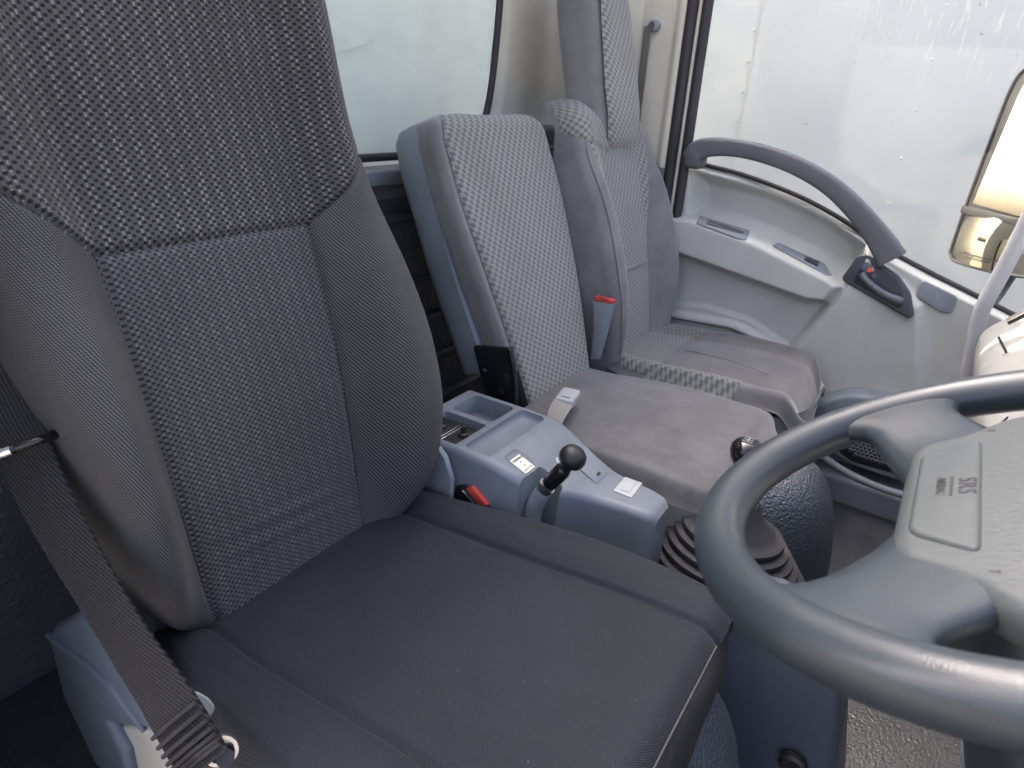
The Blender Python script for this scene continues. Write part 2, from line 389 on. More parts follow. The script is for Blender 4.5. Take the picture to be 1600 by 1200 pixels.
def trailer_mat():
    m = MT('trailer_white_sheet', (.62, .64, .65), .38, .5)
    v = m.n('ShaderNodeMapping'); v.inputs['Scale'].default_value = (16, 1, 2.0); v.inputs['Rotation'].default_value = (0, R(12), 0); m.t.links.new(m.obj(), v.inputs[0])
    sp_ = m.n('ShaderNodeSeparateXYZ'); m.t.links.new(m.obj(), sp_.inputs[0])
    scr = m.ma('MULTIPLY', m.ma('MULTIPLY', m.ramp(sp_.outputs[2], 2.02, 2.25), m.ramp(sp_.outputs[0], -.25, .05)), m.ramp(m.noise(5.5, 5, v.outputs[0], .65), .55, .63))
    c = m.mix(m.ramp(m.noise(2.2, 5, rough=.6), .3, .75), (.52, .54, .55), (.60, .61, .61)); c = m.mix(m.ma('MULTIPLY', scr, .5), c, (.86, .82, .68)); 
    c = m.mix(m.ma('MULTIPLY', m.ma('GREATER_THAN', m.noise(55, 1), .80), .6), c, (.25, .23, .2))
    m.col(c); m.bump(m.noise(2.5, 3), .01, .6); return m.m
M['trailer'] = trailer_mat()
M['boxfront'] = plastic('own_box_white_paint', (.86, .88, .85), .4, 300, .0001, .05)
M['ground'] = vinyl('concrete_yard', (.08, .078, .072), 60, .9, .002, .0)

# ================================================================== SETTING
mesh('ground', [(-60, -60, -1.35), (60, -60, -1.35), (60, 60, -1.35), (-60, 60, -1.35)], [(0, 1, 2, 3)], M['ground'])
tag(bpy.data.objects['ground'], kind='structure')
FLOOR = -.36
fl = box('cab_floor', (.45, .5, FLOOR-.02), (1.9, 1.96, .04), M['floort'], b=0); tag(fl, kind='structure')

# --- rear wall with its window
XR = -.46
rw = thing('rear_wall', (XR, .5, FLOOR), None, None); tag(rw, kind='structure')
Z0W, Y1W = .462, 1.045                  # window bottom, window left-hand (far) edge
box('lower_panel', (XR-.03, .5, (FLOOR+.40)/2), (.05, 1.92, .40-FLOOR), M['carpet'], rw, b=.004)
for z in (.33, .25, .16, .05, -.07, -.2):
    box('rib', (XR-.002, .90, z), (.024, 1.1, .022), M['carpet'], rw, b=.008)
box('ledge', (XR+.002, .5, .425), (.07, 1.92, .034), M['shell'], rw, b=.006)
box('sill_trim', (XR-.022, .5, .3875), (.04, 1.92, .035), M['console_in'], rw, b=.006)
# window opening outline (Y,Z), its far upper corner leans and rounds
wo = [(-.62, Z0W), (.955, Z0W), (1.0, Z0W+.03), (1.024, Z0W+.10), (1.045, .70), (1.055, .85), (1.05, 1.0), (-.62, 1.0)]
WO = [V((XR-.015, y, z)) for y, z in wo]
gl = prism('window_glass', [p+V((-.006, 0, 0)) for p in WO], (-.004, 0, 0), M['rearglass'], rw, b=0)
tube('window_seal', [V((XR-.01, y, z)) for y, z in [(-.62, Z0W), (.2, Z0W), (.6, Z0W), (.90, Z0W), (.985, Z0W+.018), (1.018, Z0W+.09), (1.035, .62), (1.047, .72), (1.055, .85), (1.052, 1.0)]], .009, M['seal'], rw, n=10, sub=6)
# rear quarter panel between rear window and the passenger-side door pillar
qn = 40
ys = np.concatenate([np.linspace(0, 1, qn)])
P = np.zeros((qn, 60, 3)); UVq = np.zeros((qn, 60, 2))
for i, t in enumerate(ys):
    for j, z in enumerate(np.linspace(.44, 1.05, 60)):
        y0 = float(np.interp(z, [.44, .5, .56, .70, .85, 1.05], [.96, 1.0, 1.035, 1.05, 1.06, 1.055]))
        y = y0+(1.44-y0)*t
        x = XR-.012+.26*sm(t, .62, 1.0)+.012*sm(t, .04, .10)+.02*sm(t, .2, .3)*(1-sm(z, .5, .56))
        P[i, j] = (x, y, z); UVq[i, j] = (y, z)
qp = sheet('quarter_panel', P, UVq, M['trim'], rw, ref=(1, 0, 0), angle=60)
box('quarter_shelf', (XR+.03, 1.23, .50), (.13, .40, .055), M['shell'], rw, b=.014)

# --- the rest of the cab round the open driver's door: roof lining, driver-side quarter and pillar (outside the frame; roof cut short and quarter lengthened to shape the light)
rl = box('roof_lining_strip', (-.36, .5, 1.12), (.28, 2.0, .05), M['trim'], None, b=.02); tag(rl, kind='structure')  # unseen; only a rear strip, shortened to let in top light
dq_ = box('driver_quarter_shade', (-.245, -.44, .40), (.45, .05, 1.46), M['trim'], None, b=.02); tag(dq_, kind='structure')  # unseen; stretched forward to block side light on the near bolster

# --- door pillar on the passenger side
bp = thing('door_pillar', (-.13, 1.42, FLOOR), None, None); tag(bp, kind='structure')
def pil(px, z, Y=1.42): return (px, Y, z)
n = 24; P = np.zeros((n, 30, 3)); U = np.zeros((n, 30, 2))
for i, z in enumerate(np.linspace(.44, 1.05, n)):
    xr = -.098-.012*(z-.44)/.6; xl = -.30
    for j, t in enumerate(np.linspace(0, 1, 30)):
        x = xl+(xr-xl)*t; y = 1.405-.012*sm(t, .80, .88)+.02*sm(t, .94, 1.)+.03*(1-sm(t, 0, .3)); P[i, j] = (x, y, z); U[i, j] = (x, z)
sheet('pillar_trim', P, U, M['trim'], bp, ref=(0, -1, 0))
box('pillar_base', (-.16, 1.435, .04), (.15, .07, .82), M['shell'], bp, b=.01)
for dx, r_, mt in ((-.090, .016, 'seal'), (-.068, .006, 'trim'), (-.050, .014, 'seal')):
    tube('weatherstrip', [(dx+.0, 1.405, .30), (dx-.004, 1.405, .5), (dx-.010, 1.405, .75), (dx-.016, 1.405, 1.05)], r_, M[mt], bp, n=10)
# passenger belt on the pillar
pb = thing('seat_belt', (-.2, 1.38, .45), 'grey seat belt hanging down the far door pillar behind the passenger headrest', 'seat belt', 'seat belts')
a0 = Yp(1021, 40, 1.385)
pts = [a0, a0+V((.002, 0, -.1)), a0+V((.004, .0, -.22)), a0+V((.006, .005, -.36))]
P = np.zeros((len(pts), 6, 3)); U = np.zeros((len(pts), 6, 2))
for i, p in enumerate(pts):
    for j, t in enumerate(np.linspace(-.023, .023, 6)): P[i, j] = p+V((t*.8-.022, -t*.55+.01, 0)); U[i, j] = (t, p[2])
sheet('strap', P, U, M['webgrey'], pb, ref=(0, -1, 0))
lathe('anchor_cap', a0+V((0, -.0, .0)), (0, -1, 0), [(.0, -.02), (.014, -.02), (.0145, 0), (.012, .008), (.008, .011), (.007, .006), (0, .006)], M['shell'], pb, 24)
lathe('bolt', a0+V((0, -.006, 0)), (0, -1, 0), [(0, 0), (.007, 0), (.006, .004), (0, .004)], M['steel'], pb, 6)

# ================================================================== OUTSIDE
YT = 2.30
tr = thing('trailer_side', (.3, YT, -1.35), 'white riveted box trailer wall standing outside the passenger window', 'trailer')
n, m = 120, 60
xs = np.linspace(-4, 4.5, n); zs = np.linspace(-.9, 2.9, m); XX, ZZ = np.meshgrid(xs, zs, indexing='ij')
dent = .004*np.sin(XX*2.1+1)*np.sin(ZZ*2.7)+.003*np.sin(XX*5.3)*np.cos(ZZ*4.1)
crease = .006*sm(ZZ-(.33-.10*sm(XX, .15, .7)+.03*np.sin(XX*6)), -.02, .02)*sm(XX, -.2, .2)
P = np.stack([XX, YT+dent+crease, ZZ], 2)
sheet('side_sheet', P, np.stack([XX, ZZ], 2), M['trailer'], tr, ref=(0, -1, 0))
s1a, s1b = Yp(1195, 0, YT), Yp(1150, 240, YT)
xseam = (s1a[0]+s1b[0])/2
box('panel_joint', (xseam+2.1, YT-.0085, .85), (4.2, .0012, 3.5), M['trailer'], tr, b=0)
rv = None
def rivet(x, z):
    global rv
    if rv is None:
        rv = lathe('rivet', (x, YT-.0085, z), (0, -1, 0), [(0, -.006), (.0055, -.006), (.0055, .0003), (.004, .0016), (.002, .0022), (0, .0022)], M['trailer'], tr, 10); rv['x0'] = x; rv['z0'] = z
        rv['y0'] = YT; return
    o = bpy.data.objects.new('rivet', rv.data); COL.objects.link(o); o.parent = tr; o.location = (x-rv['x0'], 0, z-rv['z0'])
for k in range(22): rivet(xseam-.02, -.6+k*.105)
for k in range(16): rivet(xseam+.58, -.6+k*.155)
for k in ('x0', 'z0', 'y0'): del rv[k]

bx = thing('cargo_box', (-3, .5, -.5), 'white front wall of the cargo box seen through the rear window', 'cargo box')
box('front_wall', (-3.35, .50, .95), (5.0, 2.3, 3.3), M['boxfront'], bx, b=.02)
pa = [Xp(555, 74, -.846), Xp(575, 66, -.846), Xp(600, 48, -.846), Xp(608, 30, -.846), Xp(616, -30, -.846), Xp(420, -60, -.846), Xp(400, 110, -.846)]
prism('raised_panel', pa, (.006, 0, 0), M['boxfront'], bx, b=.002)

# ================================================================== PASSENGER DOOR
YD = 1.42
door = thing('passenger_door', (.35, YD, FLOOR), 'light grey passenger door with arched grab handle and armrest under the window', 'door')
def dq(x, y, Y=YD-.01): p = Yp(x, y, Y); return (p[0], p[2])
sill = [dq(*q) for q in [(1060, 250), (1100, 262), (1150, 275), (1200, 293), (1250, 314), (1300, 341), (1340, 367), (1380, 394), (1450, 432), (1510, 462), (1600, 508)]]
sx_, sz_ = np.array([s[0] for s in sill]), np.array([s[1] for s in sill])
def sdpoly(X_, Z_, poly):
    d = np.full(X_.shape, 1e9); ins = np.zeros(X_.shape, bool); n_ = len(poly)
    for i in range(n_):
        (x1, z1), (x2, z2) = poly[i], poly[(i+1) % n_]; ex, ez = x2-x1, z2-z1
        t = np.clip(((X_-x1)*ex+(Z_-z1)*ez)/(ex*ex+ez*ez+1e-12), 0, 1)
        d = np.minimum(d, np.hypot(X_-x1-t*ex, Z_-z1-t*ez))
        c_ = ((z1 > Z_) != (z2 > Z_)) & (X_ < (x2-x1)*(Z_-z1)/(z2-z1+1e-12)+x1); ins ^= c_
    return np.where(ins, d, -d)
FEAT = [
    ([(1083, 274), (1200, 303), (1290, 345), (1345, 388), (1338, 415), (1308, 428), (1190, 370), (1100, 338), (1083, 330)], -.055, .028, .028),
    ([(1000, 335), (1095, 341), (1180, 372), (1298, 430), (1313, 446), (1291, 469), (1262, 466), (1150, 426), (1000, 372)], .042, .012, .010),
    ([(1000, 378), (1150, 434), (1258, 474), (1292, 474), (1228, 546), (1150, 505), (1000, 478)], -.014, .010, .010),
    ([(1000, 472), (1100, 478), (1170, 500), (1228, 540), (1236, 552), (1210, 545), (1140, 514), (1000, 489)], .016, .003, .006),
    ([(1352, 392), (1400, 436), (1442, 476), (1446, 660), (1330, 660), (1180, 660), (1232, 552), (1310, 455)], .026, .014, .018),
]
FEAT = [([dq(*q) for q in poly], h, a, b) for poly, h, a, b in FEAT]
def relief(X_, Z_):
    h = np.zeros(X_.shape)
    for poly, hh, a, b in FEAT: h = h+hh*sm(sdpoly(X_, Z_, poly), -a, b)
    return h
nx, nz = 230, 210
xs = np.linspace(-.075, .93, nx); P = np.zeros((nx, nz, 3)); U = np.zeros((nx, nz, 2))
zt = np.interp(xs, sx_, sz_)
v = np.linspace(0, 1, nz)**.92
XX = np.repeat(xs[:, None], nz, 1); ZZ = FLOOR+.03+(zt[:, None]-FLOOR-.03)*v[None]
hh = relief(XX, ZZ); top = sm(v, .965, 1.)[None]
P[..., 0] = XX; P[..., 1] = YD-hh+.035*top**2; P[..., 2] = ZZ; U[..., 0] = XX; U[..., 1] = ZZ
sheet('door_panel', P, U, M['doorp'], door, ref=(0, -1, 0))
mesh('door_skin', [(-.08, YD+.09, FLOOR), (.95, YD+.09, FLOOR), (.95, YD+.09, sz_[-1]-.01)]+[(x, YD+.09, z-.012) for x, z in sill[::-1]], [tuple(range(3+len(sill)))], M['trim'], door)
def dpt(x, y, off=0.):
    """point on the door's moulded surface behind this spot of the panel"""
    p = Yp(x, y, YD-.01)
    for _ in range(4):
        h = float(relief(np.array([p[0]]), np.array([p[2]]))[0]); p = Yp(x, y, YD-h)
    return p+V((0, -off, 0))
tube('window_seal', [V((x, YD+.032, z+.003)) for x, z in sill], .006, M['seal'], door, n=8, sub=4)
# window glass
gp = [V((x, YD+.05, z-.02)) for x, z in sill]; gp = [V((-.07, YD+.05, gp[0][2]))]+gp[1:]
gp += [V((.97, YD+.02, .75)), V((.8, YD+.01, 1.05)), V((-.09, YD+.01, 1.05))]
prism('window_glass', gp, (0, .004, 0), M['winglass'], door, b=0)
# arched grab handle: rectangular section sweeping along the arch
arch = [(1078, 246), (1084, 241), (1092, 236), (1110, 231), (1150, 232), (1200, 243), (1252, 263), (1300, 293), (1338, 329), (1366, 363), (1384, 389), (1394, 405)]
wid = [.022, .025, .026, .023, .021, .021, .0215, .022, .024, .027, .031, .034]
AP = [Yp(x, y, 1.365+.02*k/11) for k, (x, y) in enumerate(arch)]; AP[0] = AP[0]+V((0, .004, -.002))
kk = np.arange(len(AP)); tt = np.linspace(0, len(AP)-1, 90)
Q = np.stack([ip(tt, kk, np.array(AP)[:, i]) for i in range(3)], 1); ww = ip(tt, kk, wid)
T = np.gradient(Q, axis=0); T /= np.linalg.norm(T, axis=1, keepdims=True); rings = []
for q, w_, t_ in zip(Q, ww, T):
    nn = np.cross(t_, (0, 1, 0)); nn /= np.linalg.norm(nn); bb = np.cross(nn, t_); ring = []
    for a in np.linspace(0, 2*math.pi, 20, endpoint=False):
        ca, sa = math.cos(a), math.sin(a); e = .42
        ring.append(q+nn*w_*math.copysign(abs(ca)**e, ca)+bb*.017*math.copysign(abs(sa)**e, sa))
    rings.append(ring)
gh = loft('grab_handle', rings, M['grip'], door, 60)
tube('handle_edge', [q-np.cross(t_, (0, 1, 0))*w_*(1 if np.cross(t_, (0, 1, 0))[2] < 0 else -1)+V((0, -.002, 0)) for q, w_, t_ in list(zip(Q, ww, T))[10:88:6]], .0035, M['shell'], gh, n=8, sub=3)
box('handle_foot', AP[1]+V((.002, .018, -.012)), (.050, .066, .052), M['grip'], gh, b=.014)
# small inserts on the panel
def fit_n(pts):
    nn = np.linalg.svd(np.array(pts)-np.mean(pts, 0))[2][2]; return -nn if nn[1] > 0 else nn
def plate(name, px, th, mat, parent=door, b=.0025, corner=.008, sink=.004, seg=3):
    pts = [dpt(*q) for q in px]; c = np.mean(pts, 0)
    nn = fit_n(pts)
    pts = [p-nn*((p-c)@nn) for p in pts]
    return prism(name, [p-nn*sink for p in pts], nn*(th+sink), mat, parent, b, seg, corner)
plate('vent_grille', [(1060, 270), (1079, 271), (1077, 309), (1057, 307)], .003, M['trim'], corner=.010)
pc = plate('pull_insert', [(1087, 350), (1093, 338), (1171, 361), (1166, 376), (1155, 375)], .004, M['doord'], corner=.006)
plate('pull_slot', [(1105, 346), (1162, 363), (1160, 368), (1103, 351)], .0055, M['bezel'], pc, .001, .003)
sp = plate('switch_insert', [(1206, 384), (1215, 380), (1288, 413), (1300, 431), (1290, 432)], .004, M['doord'], corner=.006)
plate('switch_slot', [(1258, 402), (1279, 411), (1277, 416), (1256, 407)], .0055, M['bezel'], sp, .001, .002)
plate('blank_cap', [(1441, 436), (1498, 464), (1487, 489), (1470, 487), (1430, 463)], .006, M['doord'], corner=.012)
# inner door handle
bz = plate('handle_bezel', [(1345, 398), (1360, 399), (1405, 430), (1424, 458), (1429, 492), (1422, 498), (1320, 440), (1318, 434)], .024, M['bezel'], corner=.010, b=.004, sink=.03)
_c = [dpt(*q) for q in [(1345, 398), (1360, 399), (1405, 430), (1424, 458), (1429, 492), (1422, 498), (1320, 440), (1318, 434)]]
_n = fit_n(_c); _o = np.mean(_c, 0)+_n*.0243
def bpt(x, y, off=0.): return plane_pt(x, y, _o+_n*off, _n)
def bplate(name, px, th, mat, par=bz, b=.0015, corner=.006, off=0.):
    return prism(name, [bpt(x, y, off) for x, y in px], _n*th, mat, par, b, 2, corner)
bplate('recess', [(1352, 407), (1366, 410), (1404, 440), (1411, 458), (1411, 478), (1405, 482), (1332, 440)], .001, M['black'], corner=.012)
bplate('lock_button', [(1352, 408), (1365, 415), (1356, 428), (1343, 420)], .007, M['handle'], off=.001)
bplate('lock_mark', [(1359, 418), (1364, 419.5), (1360, 426), (1355, 424)], .0085, M['redmark'], b=.0004, corner=.001, off=.001)
lv = [(1347, 428), (1353, 437), (1366, 449), (1384, 461), (1402, 469), (1408, 471)]
tube('lever', [bpt(x, y, .008+.008*math.sin(i/5*3.1)) for i, (x, y) in enumerate(lv)], [.009, .008, .0085, .009, .011, .010], M['handle'], bz, n=14)
lathe('key_button', bpt(1366, 431, .001), _n, [(0, 0), (.006, 0), (.006, .003), (.004, .004), (.003, .003), (0, .003)], M['handle'], bz, 16)
# lower pocket with speaker grille
lp = prism('lower_pocket', [Yp(x, y, 1.33) for x, y in [(1235, 640), (1330, 615), (1470, 640), (1480, 760), (1400, 752), (1330, 728), (1285, 700), (1260, 672)]], (0, .085, 0), M['shell'], door, .012, 4, .03)
gc = prism('speaker_grille', [Yp(x, y, 1.327) for x, y in [(1290, 690), (1300, 665), (1380, 655), (1440, 670), (1440, 745), (1395, 740), (1330, 722)]], (0, .01, 0), M['black'], lp, .003, 2, .02)
vs, fs = [], []
hexp = [Yp(x, y, 1.3262) for x, y in [(1300, 680), (1375, 663), (1432, 680), (1432, 738), (1395, 732), (1335, 715)]]
hp = [(p[0], p[2]) for p in hexp]
x0, x1 = min(p[0] for p in hp), max(p[0] for p in hp); z0, z1 = min(p[1] for p in hp), max(p[1] for p in hp)
st = .0105; row = 0; z = z0
while z < z1:
    x = x0+(st/2 if row % 2 else 0)
    while x < x1:
        if sdpoly(np.array([x]), np.array([z]), hp)[0] > .003:
            b0 = len(vs)
            for a in range(8):
                an = a*math.pi/4; vs.append((x+.0033*math.cos(an), 1.3255, z+.0033*math.sin(an)))
            for a in range(8):
                an = a*math.pi/4; vs.append((x+.0052*math.cos(an), 1.3268, z+.0052*math.sin(an)))
            fs += [(b0+8+a, b0+8+(a+1) % 8, b0+(a+1) % 8, b0+a) for a in range(8)]
        x += st
    z += st*.87; row += 1
tag(mesh('grille_mesh', vs, fs, M['shell'], gc), kind='stuff')
tube('kick_ridge', [Yp(x, y, 1.30) for x, y in [(1245, 668), (1275, 705), (1330, 742), (1400, 770), (1480, 785)]], .010, M['doord'], door, n=10)
box('door_sill', (.45, 1.375, FLOOR+.03), (1.0, .12, .08), M['doord'], None, b=.012)
tag(bpy.data.objects['door_sill'], kind='structure')

# ================================================================== EXTERIOR MIRROR, GRAB BAR, DASHBOARD
YM = 1.74
mc = Yp(1592, 270, YM)
mi = thing('exterior_mirror', mc, 'tall exterior mirror with a small convex mirror below it, outside the passenger window', 'mirror')
fd_ = (mc-CAM)/np.linalg.norm(mc-CAM); rd_ = V((-1, .035, .07)); fn_ = rd_/np.linalg.norm(rd_)-fd_; fn_ /= np.linalg.norm(fn_)   # aimed back along the truck for the driver
def Mp(x, y, off=0.): return plane_pt(x, y, mc+fn_*off, fn_)
hs = [(1612, 100), (1590, 116), (1572, 150), (1484, 385), (1483, 400), (1495, 412), (1560, 430), (1640, 440), (1760, 120), (1720, 100)]
hsr = round_poly([Mp(x, y) for x, y in hs], .03); hc = np.mean(hsr, 0); sx2 = V((.62, -.35, 0))
loft('housing', [[p*1. for p in hsr], [hc+(p-hc)*.99-fn_*.012+sx2*.012 for p in hsr], [hc+(p-hc)*.93-fn_*.04+sx2*.05 for p in hsr], [hc+(p-hc)*.78-fn_*.07+sx2*.09 for p in hsr], [hc+(p-hc)*.5-fn_*.09+sx2*.11 for p in hsr]], M['mirhouse'], mi, 50)
tube('housing_rim', [Mp(x, y, .002) for x, y in [(1612, 101), (1592, 117), (1574, 150), (1545, 225), (1515, 305), (1487, 385), (1486, 399), (1497, 410), (1560, 427), (1640, 437)]], .004, M['mirhouse'], mi, n=8)
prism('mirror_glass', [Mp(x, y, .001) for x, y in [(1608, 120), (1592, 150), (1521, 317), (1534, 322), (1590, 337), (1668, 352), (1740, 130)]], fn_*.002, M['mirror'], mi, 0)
prism('divider', [Mp(x, y, .001) for x, y in [(1508, 321), (1606, 345), (1604, 357), (1504, 333)]], fn_*.010, M['mirhouse'], mi, .002, 2)
# convex spot mirror
cen = Mp(1546, 378, -.004); ex = Mp(1590, 388)-Mp(1505, 368); ex /= np.linalg.norm(ex); ey = np.cross(fn_, ex); ey /= np.linalg.norm(ey)
if ey[2] < 0: ey = -ey
n = 18; P = np.zeros((n, n, 3)); U = np.zeros((n, n, 2)); hw, hv = np.linalg.norm(Mp(1594, 390)-Mp(1505, 368))/2, np.linalg.norm(Mp(1540, 338)-Mp(1552, 412))/2
for i, a in enumerate(np.linspace(-1, 1, n)):
    for j, b in enumerate(np.linspace(-1, 1, n)):
        P[i, j] = cen+ex*a*hw*(1-.06*b*b)+ey*b*hv*(1-.06*a*a)+fn_*(.022-.018*(a*a+b*b)*.5); U[i, j] = (a, b)
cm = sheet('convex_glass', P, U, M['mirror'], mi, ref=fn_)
text('mirror_lettering', 'OBJECTS IN MIRROR ARE CLOSER\nTHAN THEY APPEAR', .0085, cen-ey*.048+fn_*.0215, ex, ey, M['ink'], mi, .0002)
tube('mirror_arm', [Mp(1575, 430, -.05), Yp(1560, 455, 1.68), Yp(1545, 480, 1.56), Yp(1560, 520, 1.50)], [.02, .018, .018, .02], M['mirhouse'], mi, n=12)

gb = thing('grab_bar', Yp(1505, 600, 1.30), 'painted grey tubular grab bar rising beside the end of the dashboard', 'grab bar')
tube('bar', [Yp(x, y, Y) for x, y, Y in [(1680, 190, 1.24), (1640, 275, 1.26), (1598, 362, 1.28), (1562, 432, 1.29), (1541, 470, 1.295), (1530, 498, 1.30), (1521, 545, 1.30), (1508, 612, 1.30), (1500, 680, 1.30)]], .0165, M['barpaint'], gb, n=18)

ds = thing('dashboard', (.95, .8, FLOOR), 'pale grey dashboard end with glovebox seam right of the grab bar', 'dashboard')
dy = 1.27
outl = [Yp(1526, 640, dy), Yp(1520, 590, dy), Yp(1523, 545, dy), Yp(1532, 520, dy), Yp(1550, 506, dy), Yp(1600, 484, dy), Yp(1700, 440, dy), Yp(1900, 480, dy), Yp(1900, 700, dy), Yp(1560, 760, dy)]
prism('dash_body', outl, (0, -1.02, 0), M['dash'], ds, .012, 4, .02)
def dsp(x, y): return plane_pt(x, y, Yp(1560, 560, 1.0), np.cross(Yp(1600, 590, 1.2)-Yp(1560, 500, 1.2), (0, 1, 0)))
tube('glovebox_seam', [Yp(1564, 527, 1.0)+V((-.004, 0, .0)), Yp(1580, 560, 1.0)+V((-.004, 0, 0)), Yp(1592, 600, 1.0)+V((-.004, 0, 0))], .0025, M['ink'], ds, n=6)
prism('vent_slot', [Yp(x, y, 1.05) for x, y in [(1572, 497), (1604, 481), (1606, 487), (1576, 502)]], (0, -.03, 0), M['black'], ds, .001)
box('centre_screen', Yp(1600, 690, .62)+V((.09, -.06, .0)), (.18, .30, .13), M['gloss'], ds, b=.006)
tube('chrome_strip', [Yp(1578, 652, .62), Yp(1566, 668, .62), Yp(1574, 690, .62)], .004, M['chrome'], ds, n=8)

# ================================================================== PASSENGER SEAT (far)
class Seat:
    """parametric backrest: s = height along the recline, a = arc length across the front"""
    def __init__(s, base, rec, W, r_, B, wc, prof=None, near=None):
        s.near = near or (lambda h: 0*h)
        s.base = V(base); s.es = V((-math.sin(rec), 0, math.cos(rec))); s.ed = V((math.cos(rec), 0, math.sin(rec)))
        s.W, s.r, s.B, s.wc, s.prof = W, r_, B, wc, prof or (lambda h: 0*h)
    def at(s, a, h):
        a = np.asarray(a, float); h = np.asarray(h, float)
        W = s.W(h)-s.near(h)*(a < 0); r_ = s.r; sg = np.sign(a); m_ = np.abs(a); fl_ = W-r_; arc = r_*math.pi/2
        th = np.clip((m_-fl_)/r_, 0, math.pi/2)
        t = np.where(m_ < fl_, m_, fl_+r_*np.sin(th)); d = np.where(m_ < fl_, 0, -r_*(1-np.cos(th)))
        d = d-np.clip(m_-fl_-arc, 0, 1)
        d = d+s.B(h)*sm(t, s.wc, s.wc+.075)+s.prof(h)
        return s.base+sg[..., None]*0+h[..., None]*s.es+d[..., None]*s.ed+(sg*t)[..., None]*V((0, 1, 0))
    def amax(s, h, back): return s.W(h)-s.r+s.r*math.pi/2+back
    def panel(s, name, A, H, mat, parent, **kw):
        return sheet(name, s.at(A, H), np.stack([A, H], 2), mat, parent, ref=kw.pop('ref', s.ed), **kw)

ps = thing('passenger_seat', (.2, 1.15, FLOOR), 'grey checked passenger seat with mauve suede sides and tall headrest by the far door', 'seat')
PY = 1.172
S = Seat((-.02, PY, 0), R(15), lambda h: ip(h, [-.1, 0, .08, .2, .35, .48, .55, .60, .635, .66], [.16, .185, .20, .212, .210, .203, .190, .165, .125, .07]), .04,
         lambda h: ip(h, [-.1, 0, .12, .25, .4, .52, .7], [.02, .035, .055, .055, .04, .012, 0]), .10,
         lambda h: .012*np.sin(np.clip(h, 0, .5)/.5*math.pi)-.07*sm(h, .54, .67)**2)
bk = box('backrest', S.base+S.es*.27-S.ed*.085, (.05, .34, .54), M['suede'], ps, b=.03, rot=Matrix.Rotation(-R(15), 3, 'Y'))
wcf = lambda h: ip(h, [-.1, 0, .25, .45, .55, .7], [.085, .09, .105, .14, .165, .165])
hs_ = dense(-.06, .655, 70); U_, H_ = np.meshgrid(np.linspace(-1, 1, 44), hs_, indexing='ij')
S.panel('centre_panel', U_*np.minimum(wcf(H_), S.W(H_)-.01), H_, M['hound'], bk, tuck=('u0', 'u1'))
for sg in (-1, 1):
    t_, H_ = np.meshgrid(dense(0, 1, 40, .08), hs_, indexing='ij'); lo = np.minimum(wcf(H_), S.W(H_)-.01); hi = S.amax(H_, .10-.06*sm(H_, .3, .6))
    S.panel('side_bolster', sg*(lo+(hi-lo)*t_), H_, M['suede'], bk, tuck=('u0',))
# piping on the near bolster
tube('bolster_piping', [S.at(np.array([-(S.W(np.array([h]))[0]-.012)]), np.array([h]))[0]+S.ed*.002 for h in np.linspace(-.02, .56, 11)], [.0022]*2+[.0028]*7+[.002, .0006], M['suede'], bk, n=8, sub=3)
tube('seat_seam', [S.at(np.array([a]), np.array([.205]))[0]+S.ed*.001 for a in np.linspace(-.10, .10, 7)], .0022, M['hound_dark'], bk, n=6, sub=3)
# shoulder cap of check fabric on the near corner
t_, v_ = np.meshgrid(np.linspace(0, 1, 30), dense(0, 1, 24), indexing='ij'); H_ = (.50+.06*t_)+(.657-.50-.06*t_)*v_; lo = .06; hi = S.amax(H_, .035+.0*H_)
Pq = S.at(-(lo+(hi-lo)*t_), H_)+S.ed*.004-V((0, .003, 0))*sm(t_, .5, .8)[..., None]
sheet('shoulder_panel', Pq, np.stack([lo+(hi-lo)*t_, H_], 2), M['hound'], bk, ref=S.ed, tuck=('v0', 'v1', 'u1'))
# headrest
hr = loft('headrest', [[S.base+S.es*h+S.ed*((fx*dp if fx > 0 else fx*dp*.5)-.058)+V((0, yy*(hw_+.006)+.012, 0)) for fx, yy in
      [(math.copysign(abs(math.cos(a))**.5, math.cos(a)), math.copysign(abs(math.sin(a))**.5, math.sin(a))) for a in np.linspace(0, 2*math.pi, 28, endpoint=False)]]
      for h, dp, hw_ in [(.50, .04, .085), (.52, .062, .095), (.56, .074, .102), (.66, .080, .104), (.78, .082, .100), (.88, .078, .094), (.93, .06, .08), (.95, .03, .05)]], M['suede'], ps, 60)
U_, H_ = np.meshgrid(np.linspace(-1, 1, 24), dense(.505, .935, 40), indexing='ij')
Pq = S.base+H_[..., None]*S.es+(U_*ip(H_, [.5, .56, .78, .93], [.075, .088, .086, .068])+.012)[..., None]*V((0, 1, 0))+(-.058+.006+ip(H_, [.5, .52, .56, .66, .78, .88, .93], [.03, .060, .076, .083, .085, .081, .06])-.006*U_**4)[..., None]*S.ed
sheet('headrest_panel', Pq, np.stack([U_*.08, H_], 2), M['hound'], hr, ref=S.ed, tuck=('u0', 'u1', 'v0'), depth=.006)
